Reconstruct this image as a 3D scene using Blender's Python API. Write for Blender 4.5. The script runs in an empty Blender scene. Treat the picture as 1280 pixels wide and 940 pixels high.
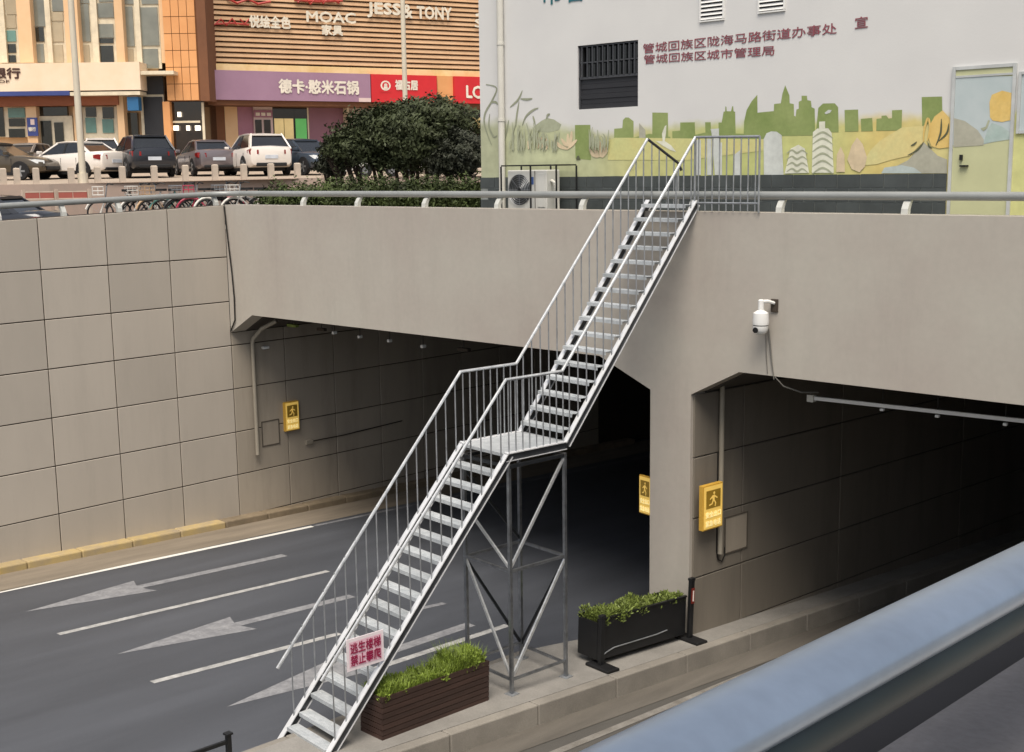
import bpy, math, random
from mathutils import Vector, Matrix
random.seed(7)
SC = bpy.context.scene
COL = SC.collection
R = math.radians

# ------------------------------------------------------------------ camera
F_PX, YAW, PITCH, ROLL = 1559.3, -0.7567, 0.1629, -0.0135      # focal length in px of a 1280 px wide frame
CAM = Vector((24.586, -16.515, 8.036))
_fw = Vector((math.sin(YAW)*math.cos(PITCH), math.cos(YAW)*math.cos(PITCH), -math.sin(PITCH)))
_rt = Vector((math.cos(YAW), -math.sin(YAW), 0))
_up = _rt.cross(_fw)
CR = math.cos(ROLL)*_rt + math.sin(ROLL)*_up
CU = -math.sin(ROLL)*_rt + math.cos(ROLL)*_up
cd = bpy.data.cameras.new('camera'); cam = bpy.data.objects.new('camera', cd); COL.objects.link(cam)
m = Matrix((CR, CU, -_fw)).transposed().to_4x4(); m.translation = CAM
cam.matrix_world = m
cd.sensor_width = 36; cd.lens = F_PX/1280*36; cd.clip_start = 0.05; cd.clip_end = 3000
SC.camera = cam

# ------------------------------------------------------------------ light: soft daylight under a high overcast
SUN_EL, SUN_AZ = R(62), math.atan2(0.62, -0.78)                  # azimuth measured from +Y towards +X
wd = bpy.data.worlds.new('World'); SC.world = wd; wd.use_nodes = True
nt = wd.node_tree
sky = nt.nodes.new('ShaderNodeTexSky'); sky.sky_type = 'NISHITA'; sky.sun_disc = False
sky.sun_elevation = SUN_EL; sky.sun_rotation = SUN_AZ; sky.air_density = 1.0; sky.dust_density = 3.0; sky.ozone_density = 1.0
hs = nt.nodes.new('ShaderNodeHueSaturation'); hs.inputs['Saturation'].default_value = 0.42
nt.links.new(sky.outputs[0], hs.inputs['Color'])
nt.links.new(hs.outputs[0], nt.nodes['Background'].inputs[0])
nt.nodes['Background'].inputs[1].default_value = 0.06
ld = bpy.data.lights.new('sun', 'SUN'); ld.energy = 1.5; ld.angle = R(36); ld.color = (1, 0.90, 0.78)
so = bpy.data.objects.new('sun', ld); COL.objects.link(so)
sd = Vector((math.sin(SUN_AZ)*math.cos(SUN_EL), math.cos(SUN_AZ)*math.cos(SUN_EL), math.sin(SUN_EL)))
so.rotation_euler = sd.to_track_quat('Z', 'Y').to_euler(); so.location = (10, -20, 60)
SC.view_settings.view_transform = 'Standard'; SC.view_settings.look = 'None'
SC.view_settings.gamma = 1; SC.view_settings.exposure = 1.27
SC.cycles.max_bounces = 6; SC.cycles.diffuse_bounces = 2; SC.cycles.use_denoising = True

# ------------------------------------------------------------------ measuring helpers
def ray(px, py):
    return _fw + CR*((px-640)/F_PX) - CU*((py-470)/F_PX)
def hit(px, py, n, d):
    n = Vector(n); r = ray(px, py); return CAM + r*((d - n.dot(CAM))/n.dot(r))
FH = Vector((math.sin(YAW), math.cos(YAW), 0)); RH = _rt.copy()
def far(px, py, d):                       # the place at horizontal depth d from the camera
    r = ray(px, py); return CAM + r*(d/r.dot(FH))
def lotz(d): return 7.80 + 0.02*(d-43)

# ------------------------------------------------------------------ materials
def lin(c):
    if isinstance(c, str):
        c = [int(c[i:i+2], 16)/255 for i in (1, 3, 5)]
        c = [x/12.92 if x <= .04045 else ((x+.055)/1.055)**2.4 for x in c]
    return (c[0], c[1], c[2], 1)
def mat(name, col, rough=.6, metal=0, var=.12, scale=3, stretch=(1, 1, 1), bump=0, bscale=60, emit=0, rnd=0, col2=None, spec=.5, fine=0, world=True, streak=0):
    mt = bpy.data.materials.new(name); mt.use_nodes = True
    t = mt.node_tree; N = t.nodes; K = t.links; b = N['Principled BSDF']
    b.inputs['Roughness'].default_value = rough; b.inputs['Metallic'].default_value = metal
    b.inputs['Specular IOR Level'].default_value = spec
    c = lin(col); c2 = lin(col2) if col2 else tuple(x*(1-2*var) for x in c[:3])+(1,)
    geo = N.new('ShaderNodeNewGeometry'); tc = N.new('ShaderNodeTexCoord')
    src = geo.outputs['Position'] if world else tc.outputs['Object']
    mp = N.new('ShaderNodeMapping'); mp.inputs['Scale'].default_value = stretch
    K.new(src, mp.inputs['Vector'])
    nz = N.new('ShaderNodeTexNoise'); nz.inputs['Scale'].default_value = scale; nz.inputs['Detail'].default_value = 6; nz.inputs['Roughness'].default_value = .62
    K.new(mp.outputs[0], nz.inputs['Vector'])
    rp = N.new('ShaderNodeMapRange'); rp.inputs[1].default_value = .3; rp.inputs[2].default_value = .7
    K.new(nz.outputs[0], rp.inputs[0])
    mx = N.new('ShaderNodeMix'); mx.data_type = 'RGBA'; mx.inputs[6].default_value = c; mx.inputs[7].default_value = c2
    K.new(rp.outputs[0], mx.inputs[0]); out = mx.outputs[2]
    if fine:
        n3 = N.new('ShaderNodeTexNoise'); n3.inputs['Scale'].default_value = bscale; n3.inputs['Detail'].default_value = 3
        K.new(src, n3.inputs['Vector'])
        r3 = N.new('ShaderNodeMapRange'); r3.inputs[1].default_value = .25; r3.inputs[2].default_value = .75
        r3.inputs[3].default_value = 1-fine; r3.inputs[4].default_value = 1+fine; K.new(n3.outputs[0], r3.inputs[0])
        h3 = N.new('ShaderNodeHueSaturation'); K.new(out, h3.inputs['Color']); K.new(r3.outputs[0], h3.inputs['Value']); out = h3.outputs[0]
    if streak:
        m4 = N.new('ShaderNodeMapping'); m4.inputs['Scale'].default_value = (1.1, 1.1, .16); K.new(src, m4.inputs['Vector'])
        n4 = N.new('ShaderNodeTexNoise'); n4.inputs['Scale'].default_value = 1.6; n4.inputs['Detail'].default_value = 8; n4.inputs['Roughness'].default_value = .7; K.new(m4.outputs[0], n4.inputs['Vector'])
        r4 = N.new('ShaderNodeMapRange'); r4.inputs[1].default_value = .5; r4.inputs[2].default_value = .82; r4.inputs[3].default_value = 1; r4.inputs[4].default_value = 1-streak; K.new(n4.outputs[0], r4.inputs[0])
        h4 = N.new('ShaderNodeHueSaturation'); K.new(out, h4.inputs['Color']); K.new(r4.outputs[0], h4.inputs['Value']); out = h4.outputs[0]
    if rnd:
        oi = N.new('ShaderNodeObjectInfo'); r2 = N.new('ShaderNodeMapRange'); r2.inputs[3].default_value = 1-rnd; r2.inputs[4].default_value = 1+rnd
        K.new(oi.outputs['Random'], r2.inputs[0])
        h2 = N.new('ShaderNodeHueSaturation'); K.new(out, h2.inputs['Color']); K.new(r2.outputs[0], h2.inputs['Value']); out = h2.outputs[0]
    K.new(out, b.inputs['Base Color'])
    if emit:
        K.new(out, b.inputs['Emission Color']); b.inputs['Emission Strength'].default_value = emit
    if bump:
        n2 = N.new('ShaderNodeTexNoise'); n2.inputs['Scale'].default_value = bscale; n2.inputs['Detail'].default_value = 4
        K.new(src, n2.inputs['Vector'])
        bp = N.new('ShaderNodeBump'); bp.inputs['Strength'].default_value = bump; bp.inputs['Distance'].default_value = .01
        K.new(n2.outputs[0], bp.inputs['Height']); K.new(bp.outputs[0], b.inputs['Normal'])
    return mt
def glass(name, col, rough=.08, var=.2):
    return mat(name, col, rough, 0, var, .6, spec=.9)

M = {}
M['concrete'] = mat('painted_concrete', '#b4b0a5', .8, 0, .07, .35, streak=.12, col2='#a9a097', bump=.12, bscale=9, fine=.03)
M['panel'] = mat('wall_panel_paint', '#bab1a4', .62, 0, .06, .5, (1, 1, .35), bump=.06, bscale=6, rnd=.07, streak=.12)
M['panel_shaded'] = mat('shaded_tunnel_panel', '#aba192', .62, 0, .08, .5, (1, 1, .35), bump=.06, bscale=6, rnd=.06, streak=.3)  # wall panel paint darkened for the tunnel's shade, with stronger streaks
M['panel_deep_shade'] = mat('deep_shade_tunnel_panel', '#7d766b', .7, 0, .08, .5, (1, 1, .35), bump=.06, bscale=6, rnd=.05, streak=.3)  # the same paint darker still, for the deeper shade of the right tunnel
M['gutter_grey'] = mat('grey_gutter', '#6c675f', .85, 0, .2, 1.2, (2, .3, 1), bump=.2, bscale=60, fine=.1)
M['hatch_frame'] = mat('hatch_frame', '#5d564c', .8)
M['coping'] = mat('grey_coping', '#545459', .8, 0, .12, 2, bump=.2, bscale=60, fine=.12)
M['rail_shade'] = mat('rail_shade_teal', '#1f2f36', .45, .2, .2, 3)  # shade of the near rail's underside, given as a colour
M['gap_dark'] = mat('gap_black', (.012, .013, .017), .8, spec=.2)  # black that paints the dark gap under the near rail
M['joint'] = mat('dark_joint', '#33302c', .9)
M['joint_paint'] = mat('wall_joint', '#42392f', .9)
M['soffit'] = mat('soffit_concrete', '#4d4842', .85, 0, .1, .5)  # tunnel body concrete, darkened to put the tunnel's shade into its colour
M['asphalt'] = mat('asphalt', (.088, .096, .112), .52, 0, .18, .9, (1, .12, 1), bump=.35, bscale=130, fine=.22)
M['asphalt_dusty'] = mat('dusty_asphalt', (.125, .118, .105), .75, 0, .25, .5, (1.6, .2, 1), bump=.3, bscale=120, fine=.18)
M['gutter'] = mat('gutter_concrete', '#8d8272', .85, 0, .18, 1.2, (2, .3, 1), bump=.2, bscale=60, fine=.1)
M['kerb'] = mat('kerb_concrete', '#8f8a81', .85, 0, .14, 1.5, bump=.25, bscale=50, fine=.1, rnd=.06)
M['kerb_yellow'] = mat('worn_yellow_kerb_paint', '#b9a26a', .8, 0, .1, 2, bump=.25, bscale=50, rnd=.06, col2='#9b8d76')
M['kerb_old'] = mat('weathered_kerb', '#8e7f68', .85, 0, .2, 2, bump=.25, bscale=50, rnd=.06)
M['island'] = mat('island_paving', '#918e88', .85, 0, .16, 1.3, bump=.2, bscale=40, fine=.1)
M['line'] = mat('road_paint', '#bdbdba', .7, 0, .1, 6, col2='#8b8b8a', fine=.15, bscale=30)
M['line_worn'] = mat('worn_road_paint', '#8c8d90', .75, 0, .1, 3, col2='#5c5d62', fine=.25, bscale=25)
M['arrow_paint'] = mat('arrow_paint', '#939496', .75, 0, .1, 5, col2='#737478', fine=.15, bscale=25)
M['line_dusty'] = mat('dusty_edge_line', '#8b8882', .8, 0, .15, 3, col2='#6a665f', fine=.2)
M['line_bright'] = mat('edge_line_paint', '#e2e2dc', .7, 0, .06, 5)
M['steel'] = mat('galvanised_steel', '#dfe1e2', .32, .55, .12, 8, col2='#b4b8ba', fine=.08, bscale=40)
M['stringer_shaded'] = mat('stringer_shaded', '#55585c', .4, .5, .2, 5)  # stair steel darkened as the shaded side of the stringer
M['tower_steel'] = mat('tower_steel', '#a2a6ab', .3, .8, .25, 6)
M['flange_lit'] = mat('lit_galvanised_edge', '#e6e8ea', .35, .25, .08, 8)  # stair steel lightened as the lit edge of the stringer
M['steel_tread'] = mat('tread_plate', '#cbcfd1', .5, .2, .12, 9, col2='#aeb4b7', bump=.6, bscale=70, fine=.07, rnd=.1)
M['steel_dark'] = mat('dark_steel', '#33363a', .45, .5, .2, 5)
M['steel_mid'] = mat('scaffold_steel', '#b2b6ba', .4, .6, .2, 5)
M['rail'] = mat('grey_rail_paint', '#9a9d9b', .4, .2, .08, 2, fine=.05)
M['rail_blue'] = mat('pale_rail_paint', '#93a2b6', .3, .65, .08, 3, fine=.05, bscale=30)
M['bracket'] = mat('bracket_paint', '#c9cac4', .5, .1, .1, 6)
M['yellow_sign'] = mat('yellow_sign_case', '#cfa341', .45, 0, .05, 3)
M['yellow_lit'] = mat('lit_sign_face', '#efc766', .4, 0, .05, 3, emit=.14)
M['sign_dark'] = mat('sign_pictogram', '#a8862f', .5)
M['sign_pale'] = mat('sign_letters', '#fdeeb0', .5, emit=.2)
M['white_paint'] = mat('white_plastic', '#e8e8e4', .4, 0, .04)
M['black'] = mat('black_rubber', '#121214', .6)
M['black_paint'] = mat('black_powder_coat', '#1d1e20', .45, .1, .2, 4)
M['pipe'] = mat('pvc_pipe', '#9a9385', .5, 0, .08, 2)
M['pipe_white'] = mat('white_pvc_pipe', '#d2d0c6', .5, 0, .06, 2)
M['cable'] = mat('black_cable', '#1b1916', .6)
M['cable_grey'] = mat('grey_cable', '#6c6a64', .6)
M['plank'] = mat('brown_planter_plank', '#45322b', .6, 0, .2, 4, (1, .3, 4), rnd=.14, bump=.3, bscale=40)
M['soil'] = mat('soil', '#2a231b', .9)
M['grass_bright'] = mat('bright_grass_blades', (.29, .40, .055), .6, 0, .3, 9, fine=.25, bscale=45)
M['grass_olive'] = mat('planter_leaves', (.24, .31, .065), .6, 0, .3, 9)
M['leaf_dark'] = mat('evergreen_leaves', (.088, .108, .050), .6, 0, .35, 2.2, spec=.25)
M['leaf_deep'] = mat('deep_evergreen_leaves', (.066, .074, .050), .6, 0, .35, 2.6, spec=.25)
M['leaf_hedge'] = mat('hedge_leaves', (.095, .13, .04), .6, 0, .45, 1.6, spec=.25)
M['bark'] = mat('bark', '#3c3026', .9)
M['wall_white'] = mat('white_render', '#c5c4c2', .85, 0, .045, .9, bump=.1, bscale=25, fine=.03)
M['plinth_tile'] = mat('slate_tile', '#4a5050', .5, 0, .15, 4, rnd=.12)
M['grout'] = mat('grout', '#8d928f', .9)
M['bars'] = mat('window_bars', '#54565a', .5, .4)
M['dark_glass'] = glass('dark_glass', '#15171a')
M['shutter'] = mat('dark_louvre_board', '#2e2f33', .55, .1)
M['red_text'] = mat('red_lettering', '#94505a', .8)
M['teal_text'] = mat('teal_lettering', '#27707a', .7)
M['white_text'] = mat('white_lettering', '#f1e8d8', .6)
M['dark_text'] = mat('dark_lettering', '#4a2c22', .6)
# ------------------------------------------------------------------ mesh builder
class MB:
    def __init__(s): s.v = []; s.f = []
    def add(s, vs, fs):
        k = len(s.v); s.v += [Vector(x) for x in vs]; s.f += [[i+k for i in f] for f in fs]; return s
    def box(s, x0, x1, y0, y1, z0, z1):
        return s.add([(x0, y0, z0), (x1, y0, z0), (x1, y1, z0), (x0, y1, z0), (x0, y0, z1), (x1, y0, z1), (x1, y1, z1), (x0, y1, z1)],
                     [(3, 2, 1, 0), (4, 5, 6, 7), (0, 1, 5, 4), (1, 2, 6, 5), (2, 3, 7, 6), (3, 0, 4, 7)])
    def bar(s, a, b, w, h, up=(0, 0, 1)):        # rectangular bar a->b, w sideways, h along up
        a = Vector(a); b = Vector(b); d = (b-a).normalized(); up = Vector(up)
        if abs(d.dot(up)) > .999: up = Vector((0, 1, 0))
        r = d.cross(up).normalized()*(w/2); u = r.cross(d).normalized()*(h/2)
        vs = [p+sx*r+su*u for p in (a, b) for sx, su in ((-1, -1), (1, -1), (1, 1), (-1, 1))]
        return s.add(vs, [(0, 1, 2, 3), (7, 6, 5, 4), (0, 4, 5, 1), (1, 5, 6, 2), (2, 6, 7, 3), (3, 7, 4, 0)])
    def tube(s, path, r, seg=8):
        P = [Vector(p) for p in path]; n = len(P); rr = r if isinstance(r, (list, tuple)) else [r]*n
        T = [((P[min(i+1, n-1)]-P[i]).normalized() + (P[i]-P[max(i-1, 0)]).normalized()).normalized() for i in range(n)]
        ref = Vector((0, 0, 1)) if abs(T[0].z) < .9 else Vector((1, 0, 0))
        u = T[0].cross(ref).normalized(); vs = []
        for i in range(n):
            u = (u - T[i]*u.dot(T[i])).normalized(); w = T[i].cross(u)
            for k in range(seg):
                a = 2*math.pi*k/seg; vs.append(P[i] + (u*math.cos(a)+w*math.sin(a))*rr[i])
        fs = [(i*seg+k, i*seg+(k+1) % seg, (i+1)*seg+(k+1) % seg, (i+1)*seg+k) for i in range(n-1) for k in range(seg)]
        fs += [tuple(range(seg-1, -1, -1)), tuple(range((n-1)*seg, n*seg))]
        return s.add(vs, fs)
    def prism(s, pts, vec):                       # 3-D polygon swept along vec
        P = [Vector(p) for p in pts]; n = len(P); vec = Vector(vec)
        return s.add(P+[p+vec for p in P], [tuple(range(n)), tuple(range(2*n-1, n-1, -1))] + [(i, i+n, (i+1) % n+n, (i+1) % n) for i in range(n)])
    def poly(s, pts): return s.add(pts, [tuple(range(len(pts)))])
    def loft(s, rings, close=False, caps=True):
        n = len(rings[0]); vs = [p for r in rings for p in r]; fs = []
        for i in range(len(rings)-1):
            for k in range(n if close else n-1):
                fs.append((i*n+k, i*n+(k+1) % n, (i+1)*n+(k+1) % n, (i+1)*n+k))
        if caps: fs += [tuple(range(n-1, -1, -1)), tuple(range((len(rings)-1)*n, len(rings)*n))]
        return s.add(vs, fs)
    def mesh(s, name, mt, smooth=False):
        me = bpy.data.meshes.new(name); me.from_pydata([tuple(v) for v in s.v], [], s.f)
        if mt: me.materials.append(M[mt] if isinstance(mt, str) else mt)
        import bmesh
        bm = bmesh.new(); bm.from_mesh(me); bmesh.ops.recalc_face_normals(bm, faces=bm.faces); bm.to_mesh(me); bm.free()
        if smooth:
            for p in me.polygons: p.use_smooth = True
        return me
    def build(s, name, mt, parent=None, smooth=False, bevel=0, local=False, origin=True):
        if parent is not None and not local:
            inv = XF[parent.name].inverted(); s.v = [inv @ v for v in s.v]
        o = Vector((0, 0, 0))
        if origin:
            xs = [v.x for v in s.v]; ys = [v.y for v in s.v]; zs = [v.z for v in s.v]
            o = Vector(((min(xs)+max(xs))/2, (min(ys)+max(ys))/2, min(zs))); s.v = [v-o for v in s.v]
        ob = bpy.data.objects.new(name, s.mesh(name, mt, smooth)); COL.objects.link(ob); ob.location = o
        if parent is not None: ob.parent = parent
        base = XF[parent.name] if parent is not None else Matrix.Identity(4)
        XF[ob.name] = base @ Matrix.Translation(o)
        if bevel:
            md = ob.modifiers.new('bevel', 'BEVEL'); md.width = bevel; md.segments = 2; md.limit_method = 'ANGLE'; md.angle_limit = R(40)
        if smooth:
            try: ob.data.set_sharp_from_angle(angle=R(38))
            except Exception: pass
        return ob
XF = {}
def tag(o, label=None, cat=None, group=None, kind=None):
    if label: o['label'] = label
    if cat: o['category'] = cat
    if group: o['group'] = group
    if kind: o['kind'] = kind
    return o
def thing(name, label, cat, loc=(0, 0, 0), rotz=0, group=None):
    o = bpy.data.objects.new(name, None); COL.objects.link(o); o.location = loc; o.rotation_euler = (0, 0, rotz)
    o.empty_display_size = .2
    XF[o.name] = Matrix.Translation(loc) @ Matrix.Rotation(rotz, 4, 'Z')
    return tag(o, label, cat, group)
def piece(name, me, parent, loc, rotz=0, scale=None, label=None):        # a part that shares mesh data, loc in the parent's space
    o = bpy.data.objects.new(name, me); COL.objects.link(o); o.parent = parent; o.location = loc
    if rotz: o.rotation_euler = (0, 0, rotz)
    if scale: o.scale = scale
    XF[o.name] = XF[parent.name] @ Matrix.Translation(loc) @ Matrix.Rotation(rotz, 4, 'Z')
    if label: o['label'] = label
    return o
def copy_tree(o, parent=None):
    c = o.copy(); COL.objects.link(c)
    if parent is not None: c.parent = parent
    XF[c.name] = XF.get(o.name, Matrix.Identity(4))
    for ch in list(o.children): copy_tree(ch, c)
    return c
def text(name, body, mt, parent, org, xd, zd, w, h, depth=.004, bold=0.0):
    """flat lettering filling a w x h box whose lower left corner is org (world), along xd and zd (world unit vectors)"""
    c = bpy.data.curves.new(name, 'FONT'); c.body = body; c.extrude = 0; c.offset = 0; c.resolution_u = 2
    t = bpy.data.objects.new('tmp_text', c); COL.objects.link(t)
    me = bpy.data.meshes.new_from_object(t.evaluated_get(bpy.context.evaluated_depsgraph_get()))
    bpy.data.objects.remove(t); bpy.data.curves.remove(c)
    xs = [v.co.x for v in me.vertices]; ys = [v.co.y for v in me.vertices]
    x0, x1, y0, y1 = min(xs), max(xs), min(ys), max(ys)
    xd = Vector(xd); zd = Vector(zd); n = xd.cross(zd)
    inv = XF[parent.name].inverted()
    vs = [inv @ (Vector(org) + xd*((v.co.x-x0)/(x1-x0)*w) + zd*((v.co.y-y0)/(y1-y0)*h) + n*depth) for v in me.vertices]
    fs = [tuple(p.vertices) for p in me.polygons]
    bpy.data.meshes.remove(me)
    if bold:
        i3 = inv.to_3x3(); v0, f0 = list(vs), list(fs)
        for k, (dx, dz) in enumerate(((bold, 0), (-bold, 0), (0, bold), (0, -bold))):
            off = i3 @ (xd*dx*h + zd*dz*h + n*.0016*(k+1)); m0 = len(vs)
            vs += [v+off for v in v0]; fs += [tuple(i+m0 for i in f) for f in f0]
    b = MB(); b.v = vs; b.f = fs
    return b.build(name, mt, parent, local=True)
# ================================================================== THE SETTING
G = 0.04                                                 # the carriageways fall 4 % towards the tunnels
def zl(x, y): return -.15 + .015*x - G*y                 # left carriageway
def zr(y): return -G*y                                   # right carriageway
def zi(y): return .30 - G*y                              # island top
def tagS(o): return tag(o, kind='structure')
b = MB()
for y0, y1 in ((-60, -20), (-20, 0), (0, 24), (24, 47.9)):
    b.poly([(-.02, y0, zl(0, y0)), (11.9, y0, zl(11.9, y0)), (11.9, y1, zl(11.9, y1)), (-.02, y1, zl(0, y1))])
tagS(b.build('road', 'asphalt'))
b = MB()
for y0, y1 in ((-60, -20), (-20, 0), (0, 24), (24, 47.9)):
    b.poly([(11.95, y0, zr(y0)-.012), (29.5, y0, zr(y0)-.012), (29.5, y1, zr(y1)-.012), (11.95, y1, zr(y1)-.012)])
tagS(b.build('road', 'asphalt_dusty'))
# gutters beside the kerbs (4 mm above the asphalt)
b = MB()
for y0, y1 in ((-40, -12), (-12, 0), (0, 40)):
    b.poly([(.2, y0, zl(.2, y0)+.004), (1.45, y0, zl(1.45, y0)+.004), (1.45, y1, zl(1.45, y1)+.004), (.2, y1, zl(.2, y1)+.004)])
tagS(b.build('gutter', 'gutter'))
b = MB()
def xr(y, off=0): return 13.60 + .1*y + off               # right-hand edge of the island
for y0, y1 in ((-12, -6), (-6, 0), (0, 30)):
    b.poly([(xr(y0, -.1), y0, zr(y0)-.004), (xr(y0, .50), y0, zr(y0)-.004), (xr(y1, .50), y1, zr(y1)-.004), (xr(y1, -.1), y1, zr(y1)-.004)])
tagS(b.build('gutter', 'gutter_grey'))
# island (its kerb stones are parts of it)
isl = tag(thing('median_island', None, None, (12.3, -6, zi(-6))), kind='structure')
b = MB()
rim = [(11.60, -12.0), (12.26, -12.0), (12.81, -6), (13.42, 0), (13.62, 2), (17.4, 40), (16.9, 40), (13.2, 2), (12.17, .1), (11.95, -1.0), (11.60, -2.3), (11.60, -6)]
top = [(x, y, zi(y)) for x, y in rim]; bot = [(x, y, zi(y)-.5) for x, y in rim]
b.add(top+bot, [tuple(range(12)), tuple(range(23, 11, -1))] + [(i, i+12, (i+1) % 12+12, (i+1) % 12) for i in range(12)])
b.build('paving', 'island', isl)
def stone(y0, y1, x0f, x1f, ztop, zbot, mt, parent, name='kerb_stone', bev=.02):
    s = MB()
    s.add([(x0f(y0), y0, zbot(y0)), (x1f(y0), y0, zbot(y0)), (x1f(y1), y1, zbot(y1)), (x0f(y1), y1, zbot(y1)),
           (x0f(y0), y0, ztop(y0)), (x1f(y0), y0, ztop(y0)), (x1f(y1), y1, ztop(y1)), (x0f(y1), y1, ztop(y1))],
          [(3, 2, 1, 0), (4, 5, 6, 7), (0, 1, 5, 4), (1, 2, 6, 5), (2, 3, 7, 6), (3, 0, 4, 7)])
    return s.build(name, mt, parent, bevel=bev)
y = -12.0
while y < 12:
    L_ = 1.6 if y < 4 else 4.0
    stone(y+.006, y+L_-.006, lambda q: xr(q, -.18), lambda q: xr(q, .005), lambda q: zi(q)+.006, lambda q: zr(q)-.1, 'kerb', isl); y += L_
y = -12.0
while y < -3.5:
    stone(y+.006, y+1.6-.006, lambda q: 11.50, lambda q: 11.62, lambda q: zi(q)+.006, lambda q: zr(q)-.2, 'kerb', isl); y += 1.6
# left kerb under the wall
kb = tag(thing('kerb', None, None, (.15, -4, zl(.15, -4))), kind='structure')
y = -9.0
while y < 14:
    mt = 'kerb_yellow' if y < -1.6 else 'kerb_old'
    stone(y+.006, y+1.2-.006, lambda q: -.03, lambda q: .30, lambda q: zl(0, q)+.16, lambda q: zl(0, q)-.1, mt, kb, bev=.03); y += 1.2

# painted markings: sheets 4 mm above the asphalt
def sheet(pts, lift=.004):
    return [(x, y, zl(x, y)+lift) for x, y in pts]
nL, dL = (-.015, G, 1), -.15
def onroad(px, py):
    p = hit(px, py, nL, dL); return p.x, p.y
rm = tag(thing('road_marking', None, None, (6, -4, zl(6, -4))), kind='structure')
def strip(name, mt, a, c, w, y0=None, y1=None):
    (xa, ya), (xc, yc) = a, c
    s = (xc-xa)/(yc-ya); ya2 = ya if y0 is None else y0; yc2 = yc if y1 is None else y1
    xa2 = xa+s*(ya2-ya); xc2 = xa+s*(yc2-ya)
    MB().poly(sheet([(xa2-w/2, ya2), (xa2+w/2, ya2), (xc2+w/2, yc2), (xc2-w/2, yc2)])).build(name, mt, rm)
e0 = onroad(0, 740); e1 = onroad(362, 664)
strip('edge_line', 'line_bright', e0, e1, .14, -14, .9)
strip('edge_line', 'line_worn', e0, e1, .13, 0.95, 30)
l0 = onroad(73, 793); l1 = onroad(410, 714); strip('lane_line', 'line', l0, l1, .14)
l2 = onroad(190, 853); l3 = onroad(425, 792); strip('lane_line', 'line', l2, l3, .14)
r0 = onroad(490, 829); r1 = onroad(627, 784); strip('edge_line', 'line', r0, r1, .15, r0[1]-.5, r1[1]+.15)
strip('lane_line', 'line_worn', onroad(520, 762), onroad(556, 754), .14)
def arrow(name, tip, end, head, hw, sw, mt, skew=0):
    tx, ty = tip; ex, ey = end; d = Vector((ex-tx, ey-ty, 0)); ln = d.length; d.normalize(); n = Vector((-d.y, d.x, 0))
    P = lambda a, o: (tx+d.x*a+n.x*o, ty+d.y*a+n.y*o)
    MB().poly(sheet([P(0, 0), P(head, -hw), P(head-.12, -sw), P(ln, -sw), P(ln, sw), P(head-.12, sw), P(head, hw)])).build(name, mt, rm)
arrow('direction_arrow', onroad(31, 765), onroad(356, 694), 2.4, .46, .11, 'arrow_paint')
arrow('direction_arrow', onroad(146, 818), onroad(440, 745), 2.4, .46, .11, 'arrow_paint')
arrow('direction_arrow', onroad(283, 884), (onroad(283, 884)[0]-.1, onroad(283, 884)[1]+5.2), 2.6, .48, .12, 'arrow_paint')
b = MB()
g0 = hit(700, 934, (0, G, 1), 0); g1 = hit(858, 870, (0, G, 1), 0)
for off, w in ((.0, .13),):
    s_ = (g1.x-g0.x)/(g1.y-g0.y)
    f = lambda y: g0.x+s_*(y-g0.y)
    b.poly([(f(-11), -11, zr(-11)-.004), (f(-11)+w, -11, zr(-11)-.004), (f(6)+w, 6, zr(6)-.004), (f(6), 6, zr(6)-.004)])
b.build('edge_line', 'line_dusty', rm)

# wider ground
def quad(name, mt, x0, x1, y0, y1, z):
    return tagS(MB().poly([(x0, y0, z), (x1, y0, z), (x1, y1, z), (x0, y1, z)]).build(name, mt))
M['paving'] = mat('grey_paving', '#8b857b', .85, 0, .12, .6, fine=.08)
M['plaza'] = mat('plaza_paving', '#b3a28f', .85, 0, .1, .7, fine=.06)
M['side_street'] = mat('side_street_asphalt', '#6b655e', .8, 0, .15, .6)
quad('street', 'side_street', -900, -.38, -900, 900, 6.10)
quad('pavement', 'paving', -.38, 60, .36, 16, 6.904)
quad('ground', 'paving', -.38, 900, 16, 900, 6.90)
quad('ground', 'paving', 60, 900, -900, 16, 6.90)
quad('pavement', 'paving', 24.25, 60, -60, .36, 6.40)

# ================================================================== RETAINING WALL WITH PANELS
W_, RH_ = 1.5, 1.0329
Z1 = 6.1628
def ztop(y): return 7.36 + .03*min(y, 0)
rw = thing('retaining_wall', 'tall beige retaining wall of square panels along the left side of the sunken road', 'wall', (-.2, -8, 0))
b = MB(); b.add([(-.38, -40, -1), (-.028, -40, -1), (-.028, 0, -1), (-.38, 0, -1), (-.38, -40, ztop(-40)-.01), (-.028, -40, ztop(-40)-.01), (-.028, 0, 7.35), (-.38, 0, 7.35)],
                [(3, 2, 1, 0), (4, 5, 6, 7), (0, 1, 5, 4), (1, 2, 6, 5), (2, 3, 7, 6), (3, 0, 4, 7)])
b.build('wall_core', 'joint_paint', rw)
def panel_mesh(w, h0, h1, t=.03, ch=.006):
    # a panel standing on its lower edge, y from -w/2 to w/2, face at x = 0, chamfered rim
    g = .012
    o = [(-t, -w/2+g, g), (-t, w/2-g, g), (-t, w/2-g, h1-g), (-t, -w/2+g, h0-g)]
    r = [(-ch, y, z) for _, y, z in o]
    f = [(0, -w/2+g+ch, g+ch), (0, w/2-g-ch, g+ch), (0, w/2-g-ch, h1-g-ch), (0, -w/2+g+ch, h0-g-ch)]
    b = MB(); b.add(o+r+f, [(0, 1, 5, 4), (1, 2, 6, 5), (2, 3, 7, 6), (3, 0, 4, 7), (4, 5, 9, 8), (5, 6, 10, 9), (6, 7, 11, 10), (7, 4, 8, 11), (8, 9, 10, 11), (3, 2, 1, 0)])
    return b
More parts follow.
